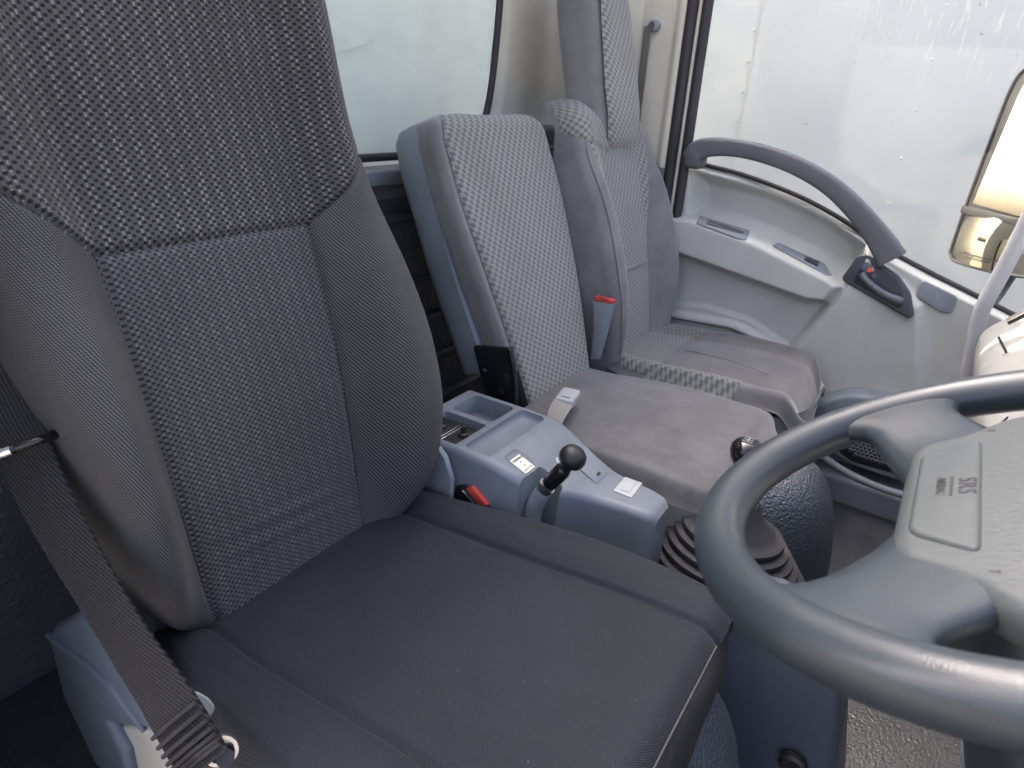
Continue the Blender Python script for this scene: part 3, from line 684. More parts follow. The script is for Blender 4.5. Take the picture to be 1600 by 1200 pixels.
# cushion
def pcush(X_, T_, zoff=0.):
    half = ip(X_, [-.05, 0, .15, .3, .40, .44, .47], [.16, .19, .212, .215, .205, .19, .15])
    z = .0+.006*np.cos(T_*math.pi/2)+.018*sm(np.abs(T_), .55, .85)-.035*sm(np.abs(T_), .86, 1.)-.07*sm(X_, .40, .475)**2+.02*sm(X_, .02, .3)+zoff
    return np.stack([X_-.01, PY+T_*half, z-.01], 2)
ck = box('cushion', (.19, PY, -.085), (.40, .38, .13), M['suede'], ps, b=.02)
X_, T_ = np.meshgrid(dense(-.05, .475, 60), dense(-1, 1, 60, .1), indexing='ij')
sheet('seat_panel', pcush(X_, T_), np.stack([X_, T_*.2], 2), M['suede_seat'], ck, ref=(0, 0, 1))
X_, T_ = np.meshgrid(dense(-.05, .135, 30), dense(-.97, .97, 50, .1), indexing='ij')
Xr = -.05+(X_+.05)*(1-.35*(1-np.abs(T_))*0+(-.18)*np.cos(T_*math.pi/2))
sheet('rear_band', pcush(Xr, T_, .004), np.stack([T_*.2, X_], 2), M['hound_dark'], ck, ref=(0, 0, 1), tuck=('u1', 'v0', 'v1'), depth=.006)
X_, T_ = np.meshgrid(dense(.10, .33, 30), dense(-1.0, -.72, 16, .05), indexing='ij')
sheet('side_band', pcush(X_, T_, .004), np.stack([T_*.2, X_], 2), M['hound_dark'], ck, ref=(0, 0, 1), tuck=('v1', 'u1'), depth=.006)
tube('cushion_seam', [pcush(np.array([[x]]), np.array([[t]]), .001)[0, 0] for x, t in [(.12, .05), (.22, -.02), (.30, -.1), (.36, -.2)]], .0014, M['suede'], ck, n=6)
sk = [[pcush(np.array([[min(max(x, -.05), .472)]]), np.array([[t]]))[0, 0]*V((1, 1, 0))+V((0, 0, zz)) for x, t in
      [(-.05, -1), (.1, -1), (.25, -1), (.38, -1), (.44, -.97), (.472, -.6), (.472, 0), (.472, .6), (.44, .97), (.38, 1), (.25, 1), (.1, 1), (-.05, 1)]] for zz in (-.02, -.05, -.10, -.16)]
loft('skirt', sk, M['suede'], ck, 60, closed=True, caps=False)
box('seat_base', (.18, PY, -.25), (.40, .36, .22), M['black'], ps, b=.01)

# ================================================================== MIDDLE SEAT
ms = thing('middle_seat', (.15, .72, FLOOR), 'folding middle seat with grey plastic back shell between console and passenger seat', 'seat')
MY = .762; MW = .205
S2 = Seat((-.035, MY, 0), R(21), lambda h: ip(h, [-.1, 0, .3, .52, .585, .608, .620], [MW-.045, MW-.035, MW-.006, MW+.002, MW-.006, MW-.024, MW-.060]), .035, lambda h: 0*h, .1,
          lambda h: .010*np.sin(np.clip(h+.05, 0, .6)/.6*math.pi)-.03*sm(h, .57, .63)**2, lambda h: .020*(1-sm(h, 0, .45)))
mb = box('backrest', S2.base+S2.es*.30-S2.ed*.075, (.05, .30, .54), M['suede'], ms, b=.02, rot=Matrix.Rotation(-R(21), 3, 'Y'))
hs_ = dense(-.05, .618, 60)
U_, H_ = np.meshgrid(dense(-1, 1, 40, .1), hs_, indexing='ij')
S2.panel('front_panel', np.where(U_ < 0, U_*(S2.W(H_)-S2.near(H_)-.016), U_*(S2.W(H_)-.016)), H_, M['hound'], mb, tuck=('u0', 'u1', 'v1'))
for sg in (-1, 1):
    h0 = .075
    t_, H_ = np.meshgrid(dense(0, 1, 24, .1), dense(h0, .618, 50), indexing='ij'); nr = S2.near(H_)*(sg < 0); lo = S2.W(H_)-nr-.014; hi = S2.amax(H_, .035)-nr
    S2.panel('side_gusset', sg*(lo+(hi-lo)*t_), H_, M['suede'], mb, tuck=('u0', 'u1', 'v0'))
    t_, H_ = np.meshgrid(dense(0, 1, 12, .1), dense(-.05, h0, 12), indexing='ij')
    S2.panel('lower_gusset', sg*(S2.W(H_)-S2.near(H_)*(sg < 0)-.014+.02*t_), H_, M['black'], mb)
# plastic shell behind
rg = []
for h, w_, d0 in [(.085, MW-.030, .05), (.12, MW-.024, .05), (.3, MW-.004, .05), (.53, MW+.004, .05), (.585, MW-.004, .05), (.608, MW-.024, .052), (.618, MW-.055, .056)]:
    rr = []
    for t, d in [(-1, -.062), (-1, -.09), (-.99, -.118), (-.95, -.134), (-.85, -.142), (0, -.145), (.85, -.142), (.95, -.134), (.99, -.118), (1, -.09), (1, -.062)]:
        rr.append(S2.base+S2.es*h+S2.ed*d+V((0, t*w_, 0)))
    rg.append(rr)
loft('back_shell', rg, M['shell'], mb, 50, closed=True)
# hinge bracket
br = [Yp(x, y, .572) for x, y in [(738, 540), (797, 544), (803, 580), (806, 632), (760, 626)]]
hb = prism('hinge_bracket', br, (0, .012, 0), M['paintblack'], ms, .003, 2, .008)
tube('bracket_flange', [p+V((.002, -.004, 0)) for p in (br[1], br[2], br[3])], .0045, M['paintblack'], hb, n=8)
for q, r_ in (((783, 612), .010), ((757, 580), .007)):
    lathe('bolt', Yp(*q, .571), (0, -1, 0), [(0, 0), (r_, 0), (r_, .003), (r_*.75, .005), (0, .005)], M['paintblack'], hb, 12)
# cushion
rg = []
MX0, MX1 = -.03, .432
def mtop(x, t): return .004+.016*sm(x, 0, .25)-.01*t*t
X_, T_ = np.meshgrid(dense(0, 1, 46, .06), dense(-1, 1, 46, .1), indexing='ij')
XX = MX0+(MX1-MX0)*X_; half = ip(XX, [-.03, .1, .3, .39, .42, .432], [.195, .215, .222, .220, .208, .185]); YY = MY-.035+T_*half
ed = np.maximum(sm(np.abs(T_), .88, 1.)**2, sm(X_, .90, 1.)**2)
Pq = np.stack([XX, YY, mtop(XX, T_)-.040*ed], 2)
mk = box('cushion', (.18, MY-.02, -.07), (.38, .38, .10), M['suede'], ms, b=.02)
sheet('seat_panel', Pq, np.stack([XX, YY], 2), M['suede_seat'], mk, ref=(0, 0, 1))
ring = np.concatenate([Pq[:, 0], Pq[-1, 1:-1], Pq[::-1, -1]])
rr = [ring+V((0, 0, .002)), ring+V((0, 0, -.02)), ring+V((0, 0, -.06)), ring*V((1, 1, 1))+V((0, 0, -.10))]
loft('side_band', rr, M['suede'], mk, 60, closed=False, caps=False)
box('seat_frame', (.17, MY, -.22), (.36, .36, .22), M['black'], ms, b=.01)

# buckles between the seats
b1 = thing('belt_buckle', Yp(932, 560, .925), 'upright grey buckle stalk with red top between middle and passenger seats', 'buckle', 'belt buckles')
YB = .925
st_ = [Yp(x, y, YB) for x, y in [(926, 470), (957, 476), (948, 512), (934, 562), (922, 562), (927, 510)]]
sb = prism('stalk', st_, (0, .022, 0), M['shell'], b1, .004, 2)
prism('release_button', [Yp(x, y, YB+.002) for x, y in [(929, 463), (958, 470), (956, 475), (928, 469)]], (0, .017, 0), M['red'], b1, .001, 2)
text('button_lettering', 'PRESS', .010, Yp(943, 467, YB+.0015), Yp(958, 470, YB)-Yp(929, 463, YB), (0, 0, 1), M['ink'], b1, .0002)
b2 = thing('belt_buckle', Zp(880, 632, .03), 'loose pale grey buckle lying on the middle seat cushion on beige webbing', 'buckle', 'belt buckles')
O2 = Zp(887, 622, .036); dx = Zp(900, 607, .036)-Zp(872, 645, .036); dx /= np.linalg.norm(dx); dyv = np.cross((0, 0, 1), dx)
rot = Matrix((dx, dyv, (0, 0, 1))).transposed()
box('buckle_body', O2, (.062, .040, .022), M['blank'], b2, b=.005, rot=rot)
text('buckle_lettering', 'PRESS', .0075, O2-dx*.021+V((0, 0, .0115)), -dyv, dx, M['ink'], b2, .0002)
P = np.zeros((14, 6, 3)); U = np.zeros((14, 6, 2))
for i, t in enumerate(np.linspace(0, 1, 14)):
    c = O2-dx*(.025+.085*t)+V((0, 0, .004-.03*t**2))
    for j, q in enumerate(np.linspace(-.019, .019, 6)): P[i, j] = c+dyv*(q*(1+.1*math.sin(t*5)))+V((0, 0, .003*math.sin(t*4+q*60))); U[i, j] = (q, t*.09)
sheet('webbing', P, U, M['webgrey'], b2, ref=(0, 0, 1))

# ================================================================== CENTRE CONSOLE
co = thing('centre_console', (.12, .38, FLOOR), 'blue grey plastic console with trays and switches between driver and middle seats', 'console')
stn = [(-.075, .263, .472, .0765), (-.065, .2625, .472, .0768), (.08, .262, .472, .080), (.118, .263, .472, .079), (.15, .268, .470, .070), (.185, .285, .468, .052), (.22, .325, .466, .036), (.25, .355, .464, .025), (.29, .368, .461, .022), (.335, .376, .457, .020), (.352, .381, .453, .016), (.360, .388, .447, .008)]
xs = np.array([s[0] for s in stn]); rings = []
for x in np.concatenate([[-.075, -.071], np.linspace(-.065, .34, 36), [.347, .352, .357, .360]]):
    yn, yf, z = (float(ip(x, xs, [s[k] for s in stn])) for k in (1, 2, 3)); r_ = .014; ring = [(x, yn-.012, FLOOR+.05)]
    for a in np.linspace(0, math.pi/2, 7): ring.append((x, yn+r_-r_*math.cos(a), z-r_+r_*math.sin(a)))
    for a in np.linspace(0, math.pi/2, 6): ring.append((x, yf-r_+r_*math.sin(a), z-r_+r_*math.cos(a)))
    ring.append((x, yf+.004, FLOOR+.05)); rings.append(ring)
body = loft('console_body', rings, M['console'], co, 50)
ofs = V(co.location)
def cutter(c, size, b, rot=None): 
    o = box('cut', V(c)-ofs, size, None, None, b=b, rot=rot); o.location = co.location; return o
cuts = [cutter((.079, .366, .088), (.054, .178, .046), .012),                # shallow cross tray
        cutter((-.006, .413, .085), (.092, .076, .10), .009),                  # coin box
        cutter((-.006, .317, .0945), (.092, .088, .075), .004),                # switch well
        cutter((.192, .285, -.03), (.048, .105, .26), .010),                  # brake lever slot
        cutter((.150, .312, .0775), (.060, .044, .024), .010, Matrix.Rotation(R(19), 3, 'Y'))]   # label recess
carve(body, cuts, .0022, 2)
# mirror control panels in the switch well
for x in (-.030, .018):
    sw = box('mirror_switch', (x, .318, .061), (.044, .074, .012), M['black'], co, b=.002)
    for dy_ in (-.0215, .0215): box('bright_edge', (x+dy_*.98, .318, .0675), (.0018, .064, .002), M['chrome'], sw, b=.0005)
    lathe('knob', (x, .322, .066), (0, 0, 1), [(0, 0), (.010, 0), (.0085, .006), (.005, .008), (.0045, .020), (0, .0205)], M['black'], sw, 12)
# label plate
LO = V((.148, .312, .0668)); ldir = V((.93, 0, -.36))
lab = box('label_plate', LO, (.034, .028, .0016), M['cream'], co, b=.0005, rot=Matrix.Rotation(R(19), 3, 'Y'))
ln = V((.33, 0, .945)); 
text('label_lettering', 'PARKING', .0062, LO-ldir*.012+ln*.0012, (0, -1, 0), ldir, M['ink'], lab, .0002)
text('label_lettering', 'RELEASE', .0062, LO+ldir*.012+ln*.0012, (0, -1, 0), ldir, M['ink'], lab, .0002)
for sgn in (-1, 1):
    c = LO+ldir*.003*sgn+ln*.0012
    mesh('label_arrow', [c+V((0, -.002, 0)), c+V((0, .002, 0)), c+ldir*.004*sgn], [(0, 1, 2)], M['ink'], lab)
# switch blanks and socket ring
def ctop(x): return float(ip(x, xs, [s[3] for s in stn]))
def onc(px, py):
    p = Zp(px, py, .04)
    for _ in range(6): p = Zp(px, py, ctop(p[0]))
    return p
def cplate(name, px, th, mat, b=.0012, corner=.003, par=co, sink=.004):
    pts = [onc(*q) for q in px]; c = np.mean(pts, 0); nn = np.cross(pts[1]-pts[0], pts[2]-pts[0]); nn /= np.linalg.norm(nn)
    if nn[2] < 0: nn = -nn
    pts = [p-nn*((p-c)@nn) for p in pts]
    return prism(name, [p-nn*sink for p in pts], nn*(th+sink), mat, par, b, 2, corner)
cplate('access_cover', [(846, 697), (863, 681), (888, 699), (872, 716)], .0012, M['console'])
so = onc(881, 722)
lathe('socket_ring', so, (.35, 0, .94), [(.009, -.003), (.0155, -.003), (.0155, .0022), (.0125, .0026), (.010, .001), (.009, -.003)], M['blank'], co, 28)
cov = cplate('hinged_cover', [(915, 697), (951, 738), (932, 757), (898, 727)], .0018, M['console'])
cplate('cover_slot', [(931, 741), (936, 738), (938, 742), (933, 746)], .0026, M['black'], .0003, .0005, cov)
blk = cplate('switch_blank', [(976, 746), (1004, 756), (987, 779), (958, 768)], .0022, M['blank'], .001, .003)
cplate('switch_rocker', [(981, 751), (994, 756), (982, 772), (969, 767)], .0038, M['blank'], .0008, .0015, blk)

# parking brake lever
pbk = thing('parking_brake_lever', Yp(838, 800, .325), 'black knobbed parking brake lever standing in the console slot', 'lever')
L0, L1, L2, L3 = Yp(834, 795, .305), Yp(852, 762, .305), Yp(883, 731, .31), Yp(902, 705, .315)
tube('shaft', [L0-V((.0, 0, .05)), L0, L1], [.014, .0155, .014], M['shell'], pbk, n=16)
ax = (L2-L1)/np.linalg.norm(L2-L1)
tube('collar', [L1-ax*.003, L1+ax*.006], .0145, M['steel'], pbk, n=18, sub=2)
tube('sleeve', [L1+ax*.004, L1+ax*.02, L2-ax*.008, L2], [.011, .0135, .0135, .011], M['gloss'], pbk, n=18)
ax2 = (L3-L2)/np.linalg.norm(L3-L2)
lathe('knob', L2, ax2, [(0, -.008), (.0105, -.008), (.0105, .006), (.012, .010), (.019, .013), (.0215, .019), (.0215, .026), (.0185, .034), (.012, .039), (.005, .041), (0, .0412)], M['black'], pbk, 28, 60)

# driver's buckle beside the console
b3 = thing('belt_buckle', Yp(738, 800, .255), 'black belt buckle with red button beside the driver cushion', 'buckle', 'belt buckles')
pp = [Yp(x, y, .255) for x, y in [(712, 760), (728, 758), (768, 800), (752, 812), (700, 800)]]
prism('buckle_body', pp, (0, .024, 0), M['black'], b3, .003, 2)
prism('release_button', [Yp(x, y, .2535) for x, y in [(727, 764), (737, 761), (761, 790), (752, 795)]], (0, .02, 0), M['red'], b3, .0015, 2)
tube('buckle_edge', [Yp(723, 766, .2535), Yp(748, 797, .2535)], .0018, M['chrome'], b3, n=6)
rp = prism('recliner_bracket', [Yp(x, y, .235) for x, y in [(683, 700), (694, 716), (705, 752), (702, 800), (640, 800), (650, 720)]], (0, .012, 0), M['shell'], None, .004, 2)
tag(rp, 'grey plastic recliner cap peeking out behind the far bolster of the driver seat', 'recliner cap')

# ================================================================== GEAR LEVER, FLOOR HUMPS
gl_ = thing('gear_lever', (.455, .53, -.15), 'gear lever with ribbed black rubber boot and glossy knob', 'gear lever')
GX, GY = .452, .525
prof = [(.0, -.20), (.162, -.20), (.162, -.165)]
zz, rr = -.16, .148
for k in range(8):
    r1 = .158-.0108*k
    prof += [(r1, zz), (r1+.004, zz+.004), (r1+.003, zz+.010), (r1-.006, zz+.013), (r1-.010, zz+.014)]; zz += .0155
prof += [(.062, zz+.006), (.055, zz+.014), (.050, zz+.016), (.034, zz+.052), (.030, zz+.056), (.013, zz+.058), (0, zz+.058)]
lathe('boot', (GX, GY, 0), (.0, 0, 1), prof, M['rubber'], gl_, 56, 45, sx=1.0, sy=.86)
ztop = zz+.056
tube('shaft', [(GX, GY, ztop-.01), (GX-.002, GY, ztop+.03), (GX-.008, GY+.0, .11)], [.009, .007, .007], M['steel'], gl_, n=14)
lathe('shaft_nut', (GX, GY, ztop), (0, 0, 1), [(0, 0), (.014, 0), (.014, .008), (.009, .011), (0, .011)], M['steel'], gl_, 6)
K = Yp(1168, 708, GY); 
kn = lathe('knob', (K[0], GY, K[2]-.035), (-.05, 0, 1), [(0, 0), (.012, 0), (.016, .010), (.024, .025), (.0265, .038), (.025, .048), (.019, .055), (.010, .058), (0, .0585)], M['gloss'], gl_, 32, 60)
for a in (-.008, 0, .008): box('shift_pattern', (K[0]-.003+a*.0, GY+a, K[2]+.0238), (.016, .0012, .001), M['blank'], kn, b=0)
box('shift_pattern', (K[0]-.003, GY, K[2]+.0243), (.0012, .017, .001), M['blank'], kn, b=0)

def dome(name, O, rx, ry, rz, mat, e=1., n=40, m=18, bumpy=.0):
    P = np.zeros((m, n, 3))
    for i, th in enumerate(np.linspace(0, math.pi/2, m)):
        for j in range(n):
            a = 2*math.pi*j/n; c = math.cos(th)**.5 if e else 1; k = 1+bumpy*math.sin(3*a+1)*math.cos(th)
            ca, sa = math.cos(a), math.sin(a); f = lambda q: math.copysign(abs(q)**.75, q)
            P[i, j] = V(O)+V((rx*c*f(ca)*k, ry*c*f(sa)*k, rz*math.sin(th)))
    vs = P.reshape(-1, 3); return mesh(name, vs, grid_faces(m, n, False, True), mat, None, 60)
tag(dome('engine_cover', (.44, .80, -.36), .165, .17, .335, M['humpv'], bumpy=.06), kind='structure')
tag(dome('seat_riser', (.43, .13, -.40), .185, .17, .36, M['humpv'], bumpy=.02), 'dark blue pebbled vinyl seat riser under the front of the driver cushion', 'seat riser')
tp = thing('tunnel_panel', (.6, .35, FLOOR), 'smooth dark blue plastic side panel below the gear lever', 'panel')
tpp = [Yp(x, y, .33) for x, y in [(1090, 940), (1140, 945), (1200, 958), (1275, 1005), (1312, 1060), (1312, 1110), (1306, 1260), (1090, 1260)]]
prism('side_panel', tpp, (0, .10, 0), M['tunnel'], tp, .014, 4)
clp = thing('floor_clip', Yp(1238, 1185, .325), 'round dark plastic floor clip at the foot of the tunnel panel', 'clip')
lathe('cap', Yp(1240, 1190, .325), (0, -1, 0), [(0, 0), (.020, 0), (.020, .010), (.015, .014), (.008, .013), (0, .012)], M['black'], clp, 20)
ft = prism('footwell_mat', [(.60, .34, FLOOR+.004), (1.15, .34, FLOOR+.004), (1.15, .75, FLOOR+.004), (.60, .75, FLOOR+.004)], (0, 0, .01), M['floorv'], None, .003)
tag(ft, 'pebbled black vinyl floor mat in the footwell under the steering wheel', 'floor mat')
toe = mesh('toe_board', [(1.0, -.4, FLOOR), (1.35, -.4, .1), (1.35, 1.4, .1), (1.0, 1.4, FLOOR)], [(0, 1, 2, 3)], M['floorv']); tag(toe, kind='structure')

# ================================================================== DRIVER'S SEAT
dr = thing('driver_seat', (.2, -.01, FLOOR), 'large charcoal driver seat with woven centre panels and ribbed bolsters, in front', 'seat')
DY = -.022
S3 = Seat((0, DY, 0), R(13), lambda h: ip(h, [-.08, -.03, .02, .08, .15, .25, .38, .5, .62, .8, .93, .97], [.15, .178, .215, .242, .253, .256, .250, .243, .243, .238, .20, .15]), .05,
          lambda h: ip(h, [-.08, 0, .06, .15, .25, .36, .46, .54, .7, 1.], [.03, .050, .078, .098, .098, .082, .056, .040, .032, .02]), .125,
          lambda h: .012*np.sin(np.clip(h, 0, .5)/.5*math.pi)-.004*sm(h, .5, .6), lambda h: .012+.030*(1-sm(h, .15, .45)))
db = box('backrest', S3.base+S3.es*.42-S3.ed*.09, (.06, .42, .94), M['drv_twill'], dr, b=.03, rot=Matrix.Rotation(-R(13), 3, 'Y'))
wcd = lambda h: ip(h, [-.08, 0, .2, .45, .6], [.118, .124, .130, .134, .134])
SE, ST = .450, .532
U_, H_ = np.meshgrid(dense(-1, 1, 60, .09), dense(-.05, SE, 90), indexing='ij')
def ruck(P, A, H):   # gathered wrinkles just above the crease
    k = np.exp(-((H-.075)/.035)**2)*np.exp(-((A-.0)/.09)**2); return P+(k*.0022*np.sin(H*230+A*30))[..., None]*S3.ed
A_ = U_*wcd(H_)
sheet('centre_panel', ruck(S3.at(A_, H_), A_, H_), np.stack([A_, H_], 2), M['drv_center'], db, ref=S3.ed, tuck=('u0', 'u1', 'v1'), depth=.006, width=.005)
def ib(h): return np.where(h < SE, wcd(h), wcd(h)+(h-SE)/(ST-SE)*(S3.W(h)-.012-wcd(h)))
for sg in (-1, 1):
    t_, H_ = np.meshgrid(dense(0, 1, 44, .06), dense(-.055, ST, 100), indexing='ij'); lo = ib(H_); hi = S3.amax(H_, .10)-S3.near(H_)*(sg < 0); A_ = sg*(lo+(hi-lo)*t_)
    S3.panel('side_bolster', A_, H_, M['drv_twill'], db, tuck=('u0', 'v1'), depth=.006, width=.005)
t_, v_ = np.meshgrid(dense(-1, 1, 110, .05), dense(0, 1, 90, .03), indexing='ij')
A_ = t_*S3.amax(np.array([.56]), .10)[0]; q_ = np.abs(A_); w0 = float(wcd(np.array([SE]))[0]); w1 = float(S3.W(np.array([ST]))[0])-.012
slow = np.where(q_ < w0, SE, np.minimum(ST, SE+(q_-w0)/(w1-w0)*(ST-SE))); H_ = slow+(.96-slow)*v_
S3.panel('upper_panel', A_, H_, M['drv_upper'], db, tuck=('v0',), depth=.006, width=.005)
# cushion: height field over (x, t)
def cush(X_, T_):
    """T_ across in metres from the centre line"""
    half = ip(X_, [-.1, 0, .1, .25, .42, .50, .54], [.205, .222, .240, .250, .245, .236, .22]); k = np.abs(T_)/half
    z = .058*sm(X_, -.05, .55)+.004*np.cos(np.clip(T_/.16, -1, 1)*math.pi/2)
    z = z+.013*sm(np.abs(T_), .150, .195)*(1-.35*sm(X_, .35, .52))-.05*sm(k, .90, 1.02)**2-.03*sm(X_, .492, .545)**2-.035*sm(-X_, -.03, .08)
    return np.stack([X_, T_, z], 2)
dc = box('cushion', (.22, 0, -.085), (.52, .40, .15), M['drv_leather'], dr, b=.03)
X_, U_ = np.meshgrid(dense(-.06, .530, 80), dense(-1, 1, 60, .08), indexing='ij'); T_ = U_*ip(X_, [-.06, 0, .3, .52], [.150, .156, .158, .160])
Pc = cush(X_, T_); Pc[..., 2] += .0012*np.sin(X_*60+T_*25)*np.exp(-((X_-.03)/.05)**2)
sheet('centre_panel', Pc, np.stack([T_, X_], 2), M['drv_knit'], dc, ref=(0, 0, 1), tuck=('v0', 'v1', 'u1'), depth=.004, width=.005)
for sg in (-1, 1):
    X_, t_ = np.meshgrid(dense(-.06, .530, 80), dense(0, 1, 34, .1), indexing='ij'); lo = ip(X_, [-.06, 0, .3, .52], [.150, .156, .158, .160])
    hi = ip(X_, [-.1, 0, .1, .25, .42, .50, .54], [.205, .222, .240, .250, .245, .236, .22])*1.0; T_ = sg*(lo+(hi-lo)*t_)
    sheet('side_bolster', cush(X_, T_), np.stack([T_, X_], 2), M['drv_knit'], dc, ref=(0, 0, 1), tuck=('v0', 'v1'), depth=.004, width=.005)
# leatherette skirt round the cushion
edge = [(-.06, -1), (0, -1), (.1, -1), (.25, -1), (.40, -1), (.48, -1), (.516, -.93), (.527, -.7), (.53, -.35), (.531, 0), (.53, .35), (.527, .7), (.516, .93), (.48, 1), (.40, 1), (.25, 1), (.1, 1), (0, 1), (-.06, 1)]
base = []
for x, t in edge:
    hf = float(ip(np.array([x]), [-.1, 0, .1, .25, .42, .50, .54], [.205, .222, .240, .250, .245, .236, .22])[0])
    base.append(cush(np.array([[x]]), np.array([[t*hf]]))[0, 0])
kk = np.arange(len(base)); tt = np.linspace(0, len(base)-1, 140); base = np.stack([ip(tt, kk, np.array(base)[:, i]) for i in range(3)], 1)
cen = V((.22, 0, 0)); rows_ = []
for dz, k in ((.002, -.006), (-.004, .002), (-.02, .010), (-.05, .014), (-.10, .010), (-.15, -.004), (-.19, -.03)):
    d = (base-cen)*V((1, 1, 0)); d /= np.linalg.norm(d, axis=1, keepdims=True)
    q = base+d*k+V((0, 0, dz)); q[:, 2] += .002*np.sin(tt*2.1+dz*40); q += d*(.0015*np.sin(tt*3.3+dz*60))[:, None]; rows_.append(q)
Pq = np.array(rows_)
sheet('skirt', Pq, np.stack([np.repeat(tt[None]*.015, len(rows_), 0), np.repeat(np.linspace(0, .2, len(rows_))[:, None], len(tt), 1)], 2), M['drv_leather'], dc)
tube('front_seam', [cush(np.array([[.5265]]), np.array([[t]]))[0, 0]+V((0, 0, -.001)) for t in np.linspace(-.155, .155, 9)], .0016, M['ink'], dc, n=6, sub=3)
box('seat_frame', (.2, 0, -.26), (.40, .36, .18), M['black'], dr, b=.01)
# recliner cover and base at the near side
rc = prism('recliner_cover', [Yp(x, y, -.275) for x, y in [(72, 992), (80, 980), (117, 958), (135, 958), (165, 1000), (212, 1085), (232, 1140), (222, 1144), (165, 1132), (192, 1180), (205, 1240), (150, 1200), (95, 1085)]], (0, .022, 0), M['cover'], dr, .010, 3)
tube('cover_ridge', [Yp(x, y, -.274) for x, y in [(76, 993), (120, 1022), (168, 1062), (200, 1105), (226, 1142)]], [.004, .006, .006, .005, .003], M['cover'], rc, n=10)
prism('base_cover', [Yp(x, y, -.262) for x, y in [(160, 1128), (225, 1138), (262, 1160), (310, 1215), (330, 1260), (200, 1260), (182, 1180)]], (0, .03, 0), M['beige'], dr, .006, 3)

# ================================================================== DRIVER'S SEAT BELT
sbt = thing('seat_belt', Dp(310, 1180, .585), 'charcoal seat belt running down past the near bolster of the driver seat', 'seat belt', 'seat belts')
path = [(-60, 40, .66), (-22, 200, .655), (0, 330, .65), (12, 450, .645), (16, 560, .642), (24, 660, .638), (52, 745, .634), (98, 835, .628), (150, 925, .62), (205, 1015, .61), (258, 1095, .60), (300, 1165, .59), (320, 1200, .585)]
C_ = np.array([Dp(*q) for q in path]); kk = np.arange(len(C_)); tt = np.linspace(0, len(C_)-1, 120); C_ = np.stack([ip(tt, kk, C_[:, i]) for i in range(3)], 1)
T = np.gradient(C_, axis=0); T /= np.linalg.norm(T, axis=1, keepdims=True); P = np.zeros((120, 10, 3)); U = np.zeros((120, 10, 2)); L = np.concatenate([[0], np.cumsum(np.linalg.norm(np.diff(C_, axis=0), axis=1))])
for i in range(120):
    k = tt[i]; up = sm(k, 4.6, 5.6)
    fd = V((.42, -.85, .30))*up+V((.75, -.45, .5))*(1-up); w_ = np.cross(T[i], fd); w_ /= np.linalg.norm(w_); nn = np.cross(w_, T[i])
    if nn[1] > 0: nn = -nn
    for j, q in enumerate(np.linspace(-.0275, .0275, 10)): P[i, j] = C_[i]+w_*q+nn*(.0015*math.cos(q*70)+.002*math.sin(k*1.3)*q*40); U[i, j] = (q, L[i])
sheet('strap', P, U, M['webbing'], sbt, ref=(0, -1, 0))
sheet('strap_back', P[::1]+V((0, .0016, 0)), U, M['webbing'], sbt, ref=(0, 1, 0))
# stitched end fold
i0 = 103; e_ = []
for k in range(7):
    i = i0+k*2; e_.append((P[i, 0]+V((0, -.003, .001)), P[i, -1]+V((0, -.003, .001))))
for a, b in e_: tube('stitch_rib', [a, (a+b)/2+V((.001, -.002, .002)), b], .0022, M['webbing'], sbt, n=6, sub=4)
tube('guide_loop', [Dp(x, y, D) for x, y, D in [(-40, 722, .60), (0, 708, .604), (22, 701, .607), (48, 692, .61), (70, 685, .618), (85, 679, .63), (84, 674, .645)]], [.0042]*5+[.0055, .0045], M['gloss'], sbt, n=12)
tube('loop_tag', [Dp(-20, 716, .6005), Dp(0, 709.5, .601), (Dp(19, 703, .603))], .0049, M['chrome'], sbt, n=12)
fp = prism('anchor_flap', [Dp(x, y, .635) for x, y in [(258, 1058), (262, 1072), (283, 1079), (305, 1082), (324, 1093), (333, 1106), (331, 1116), (304, 1140), (270, 1110)]], V((.0, .002, .0)), M['shell'], sbt, .0006, 1, .006)
ri = lathe('anchor_ring', Dp(345, 1172, .60), c_w*-1+V((.5, 0, 0)), [(.012, -.002), (.0155, -.002), (.0155, .002), (.012, .002), (.012, -.002)], M['steel'], sbt, 28)
tube('anchor_bolt', [Dp(352, 1185, .61), Dp(352, 1185, .595)], .008, M['black'], sbt, n=14)

# ================================================================== STEERING WHEEL
O = V((.706, -.011, .4246)); tl = R(25.5); e1 = V((math.cos(tl), 0, math.sin(tl))); e2 = V((0, 1, 0)); en = V((-math.sin(tl), 0, math.cos(tl)))
def wp(a, b, c=0.): return O+e1*a+e2*b+en*c
sw = thing('steering_wheel', wp(0, 0, -.1), 'dark grey steering wheel with airbag pad in the right foreground', 'steering wheel')
Rm = .1928; rm = .0172; n, m = 120, 24; vs = []
for i in range(n):
    a = 2*math.pi*i/n
    for j in range(m):
        b = 2*math.pi*j/m; grip = 0.
        q = Rm+(rm+grip)*math.cos(b); vs.append(wp(q*math.cos(a), q*math.sin(a), rm*math.sin(b)*1.0))
f_ = grid_faces(n, m, True, True)
mesh('rim', vs, f_, M['wheel'], sw, 0)
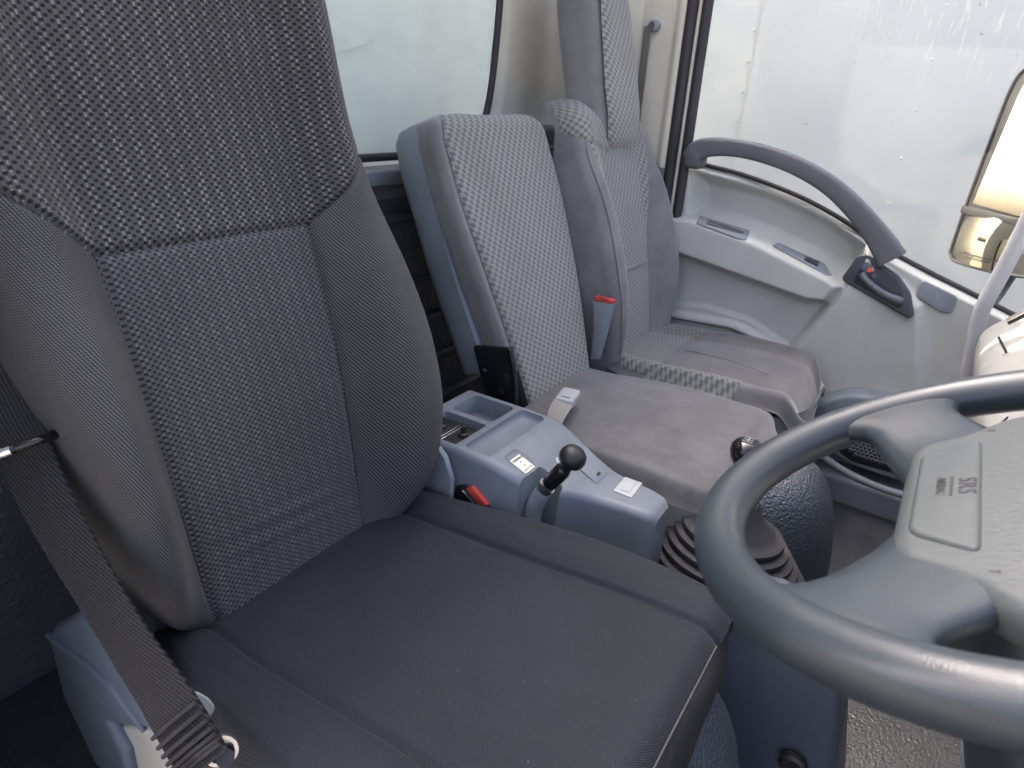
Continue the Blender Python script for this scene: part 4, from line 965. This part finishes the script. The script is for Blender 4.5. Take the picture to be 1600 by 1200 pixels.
# spokes: lofted from the rim into the hub; two lower ones in view, two upper ones
def spoke(sgn, ang, wr, wh, dz):
    ca, sa = math.cos(ang), math.sin(ang)*sgn; tx, ty = -sa, ca; rings = []
    for t in np.linspace(0, 1, 14):
        rad = Rm-.002-(Rm-.055)*t; fl_ = math.exp(-(t/.16)**2)
        hw_ = wr+(wh-wr)*t+.034*fl_; th = .0105+.004*sm(t, .2, 1.); zc = dz*sm(t, .05, .75)
        ring = []
        for a in np.linspace(0, 2*math.pi, 20, endpoint=False):
            c, s_ = math.cos(a), math.sin(a); e = .6
            ring.append(wp(rad*ca+tx*hw_*math.copysign(abs(c)**e, c), rad*sa+ty*hw_*math.copysign(abs(c)**e, c), zc+th*math.copysign(abs(s_)**.8, s_)))
        rings.append(ring)
    loft('spoke', rings, M['wheel'], sw, 70)
for sg in (-1, 1):
    spoke(sg, R(121), .030, .050, -.012)
    spoke(sg, R(62), .020, .034, -.016)
# hub shell and pad
half_out = [(-.078, 0), (-.078, .070), (-.072, .086), (-.042, .102), (-.018, .132), (.030, .136), (.062, .114), (.084, .07), (.088, 0)]
outl = half_out+[(a, -b) for a, b in half_out[-2:0:-1]]
def pad(name, k, c0, c1, b, mat, par, corner=.02):
    return prism(name, [wp(a*k, q*k, c0) for a, q in outl], en*(c1-c0), mat, par, b, 5, corner)
hub = pad('hub_shell', .97, -.07, -.014, .015, M['wheel'], sw)
pd = pad('airbag_pad', 1.0, -.026, .003, .012, M['pad'], sw)
# raised centre field of the pad
fld = [(-.078, -.070), (-.078, .055), (-.040, .088), (-.030, .09), (-.030, -.09), (-.040, -.088)]
prism('pad_field', [wp(a, q, -.003) for a, q in [(-.068, -.060), (-.068, .060), (-.031, .082), (-.031, -.082)]], en*.0085, M['pad'], pd, .006, 4, .01)
T0 = .0058
text('pad_lettering', 'SRS', .0140, wp(-.0390, .0, T0), -e2, e1, M['padink'], pd, .0001, 1.15)
prism('pad_rule', [wp(a, q, T0-.0003) for a, q in [(-.0478, -.014), (-.0478, .014), (-.0463, .014), (-.0463, -.014)]], en*.0005, M['padink'], pd, 0)
text('pad_lettering', 'AIRBAG', .0075, wp(-.0530, .0, T0), -e2, e1, M['padink'], pd, .0001, 1.0)
for q in (.098, -.098):
    text('pad_mark', 'T', .007, wp(-.026, q, .0032), -e2, e1, M['padink'], pd, .0002)
# column
cl = thing('steering_column', wp(.1, 0, -.3), 'grey steering column shroud below the wheel at the lower right', 'column')
lathe('shroud', wp(0, 0, -.06), -en, [(0, 0), (.05, 0), (.06, .03), (.07, .12), (.085, .30), (.09, .45), (0, .45)], M['wheel'], cl, 32)
lk_ = prism('lower_dash_panel', [Yp(x, y, .16) for x, y in [(1500, 1178), (1640, 1165), (1700, 1400), (1500, 1400)]], (0, .05, 0), M['console'], None, .01, 3)
tag(lk_, 'blue grey plastic lower dash panel at the bottom right corner', 'panel')
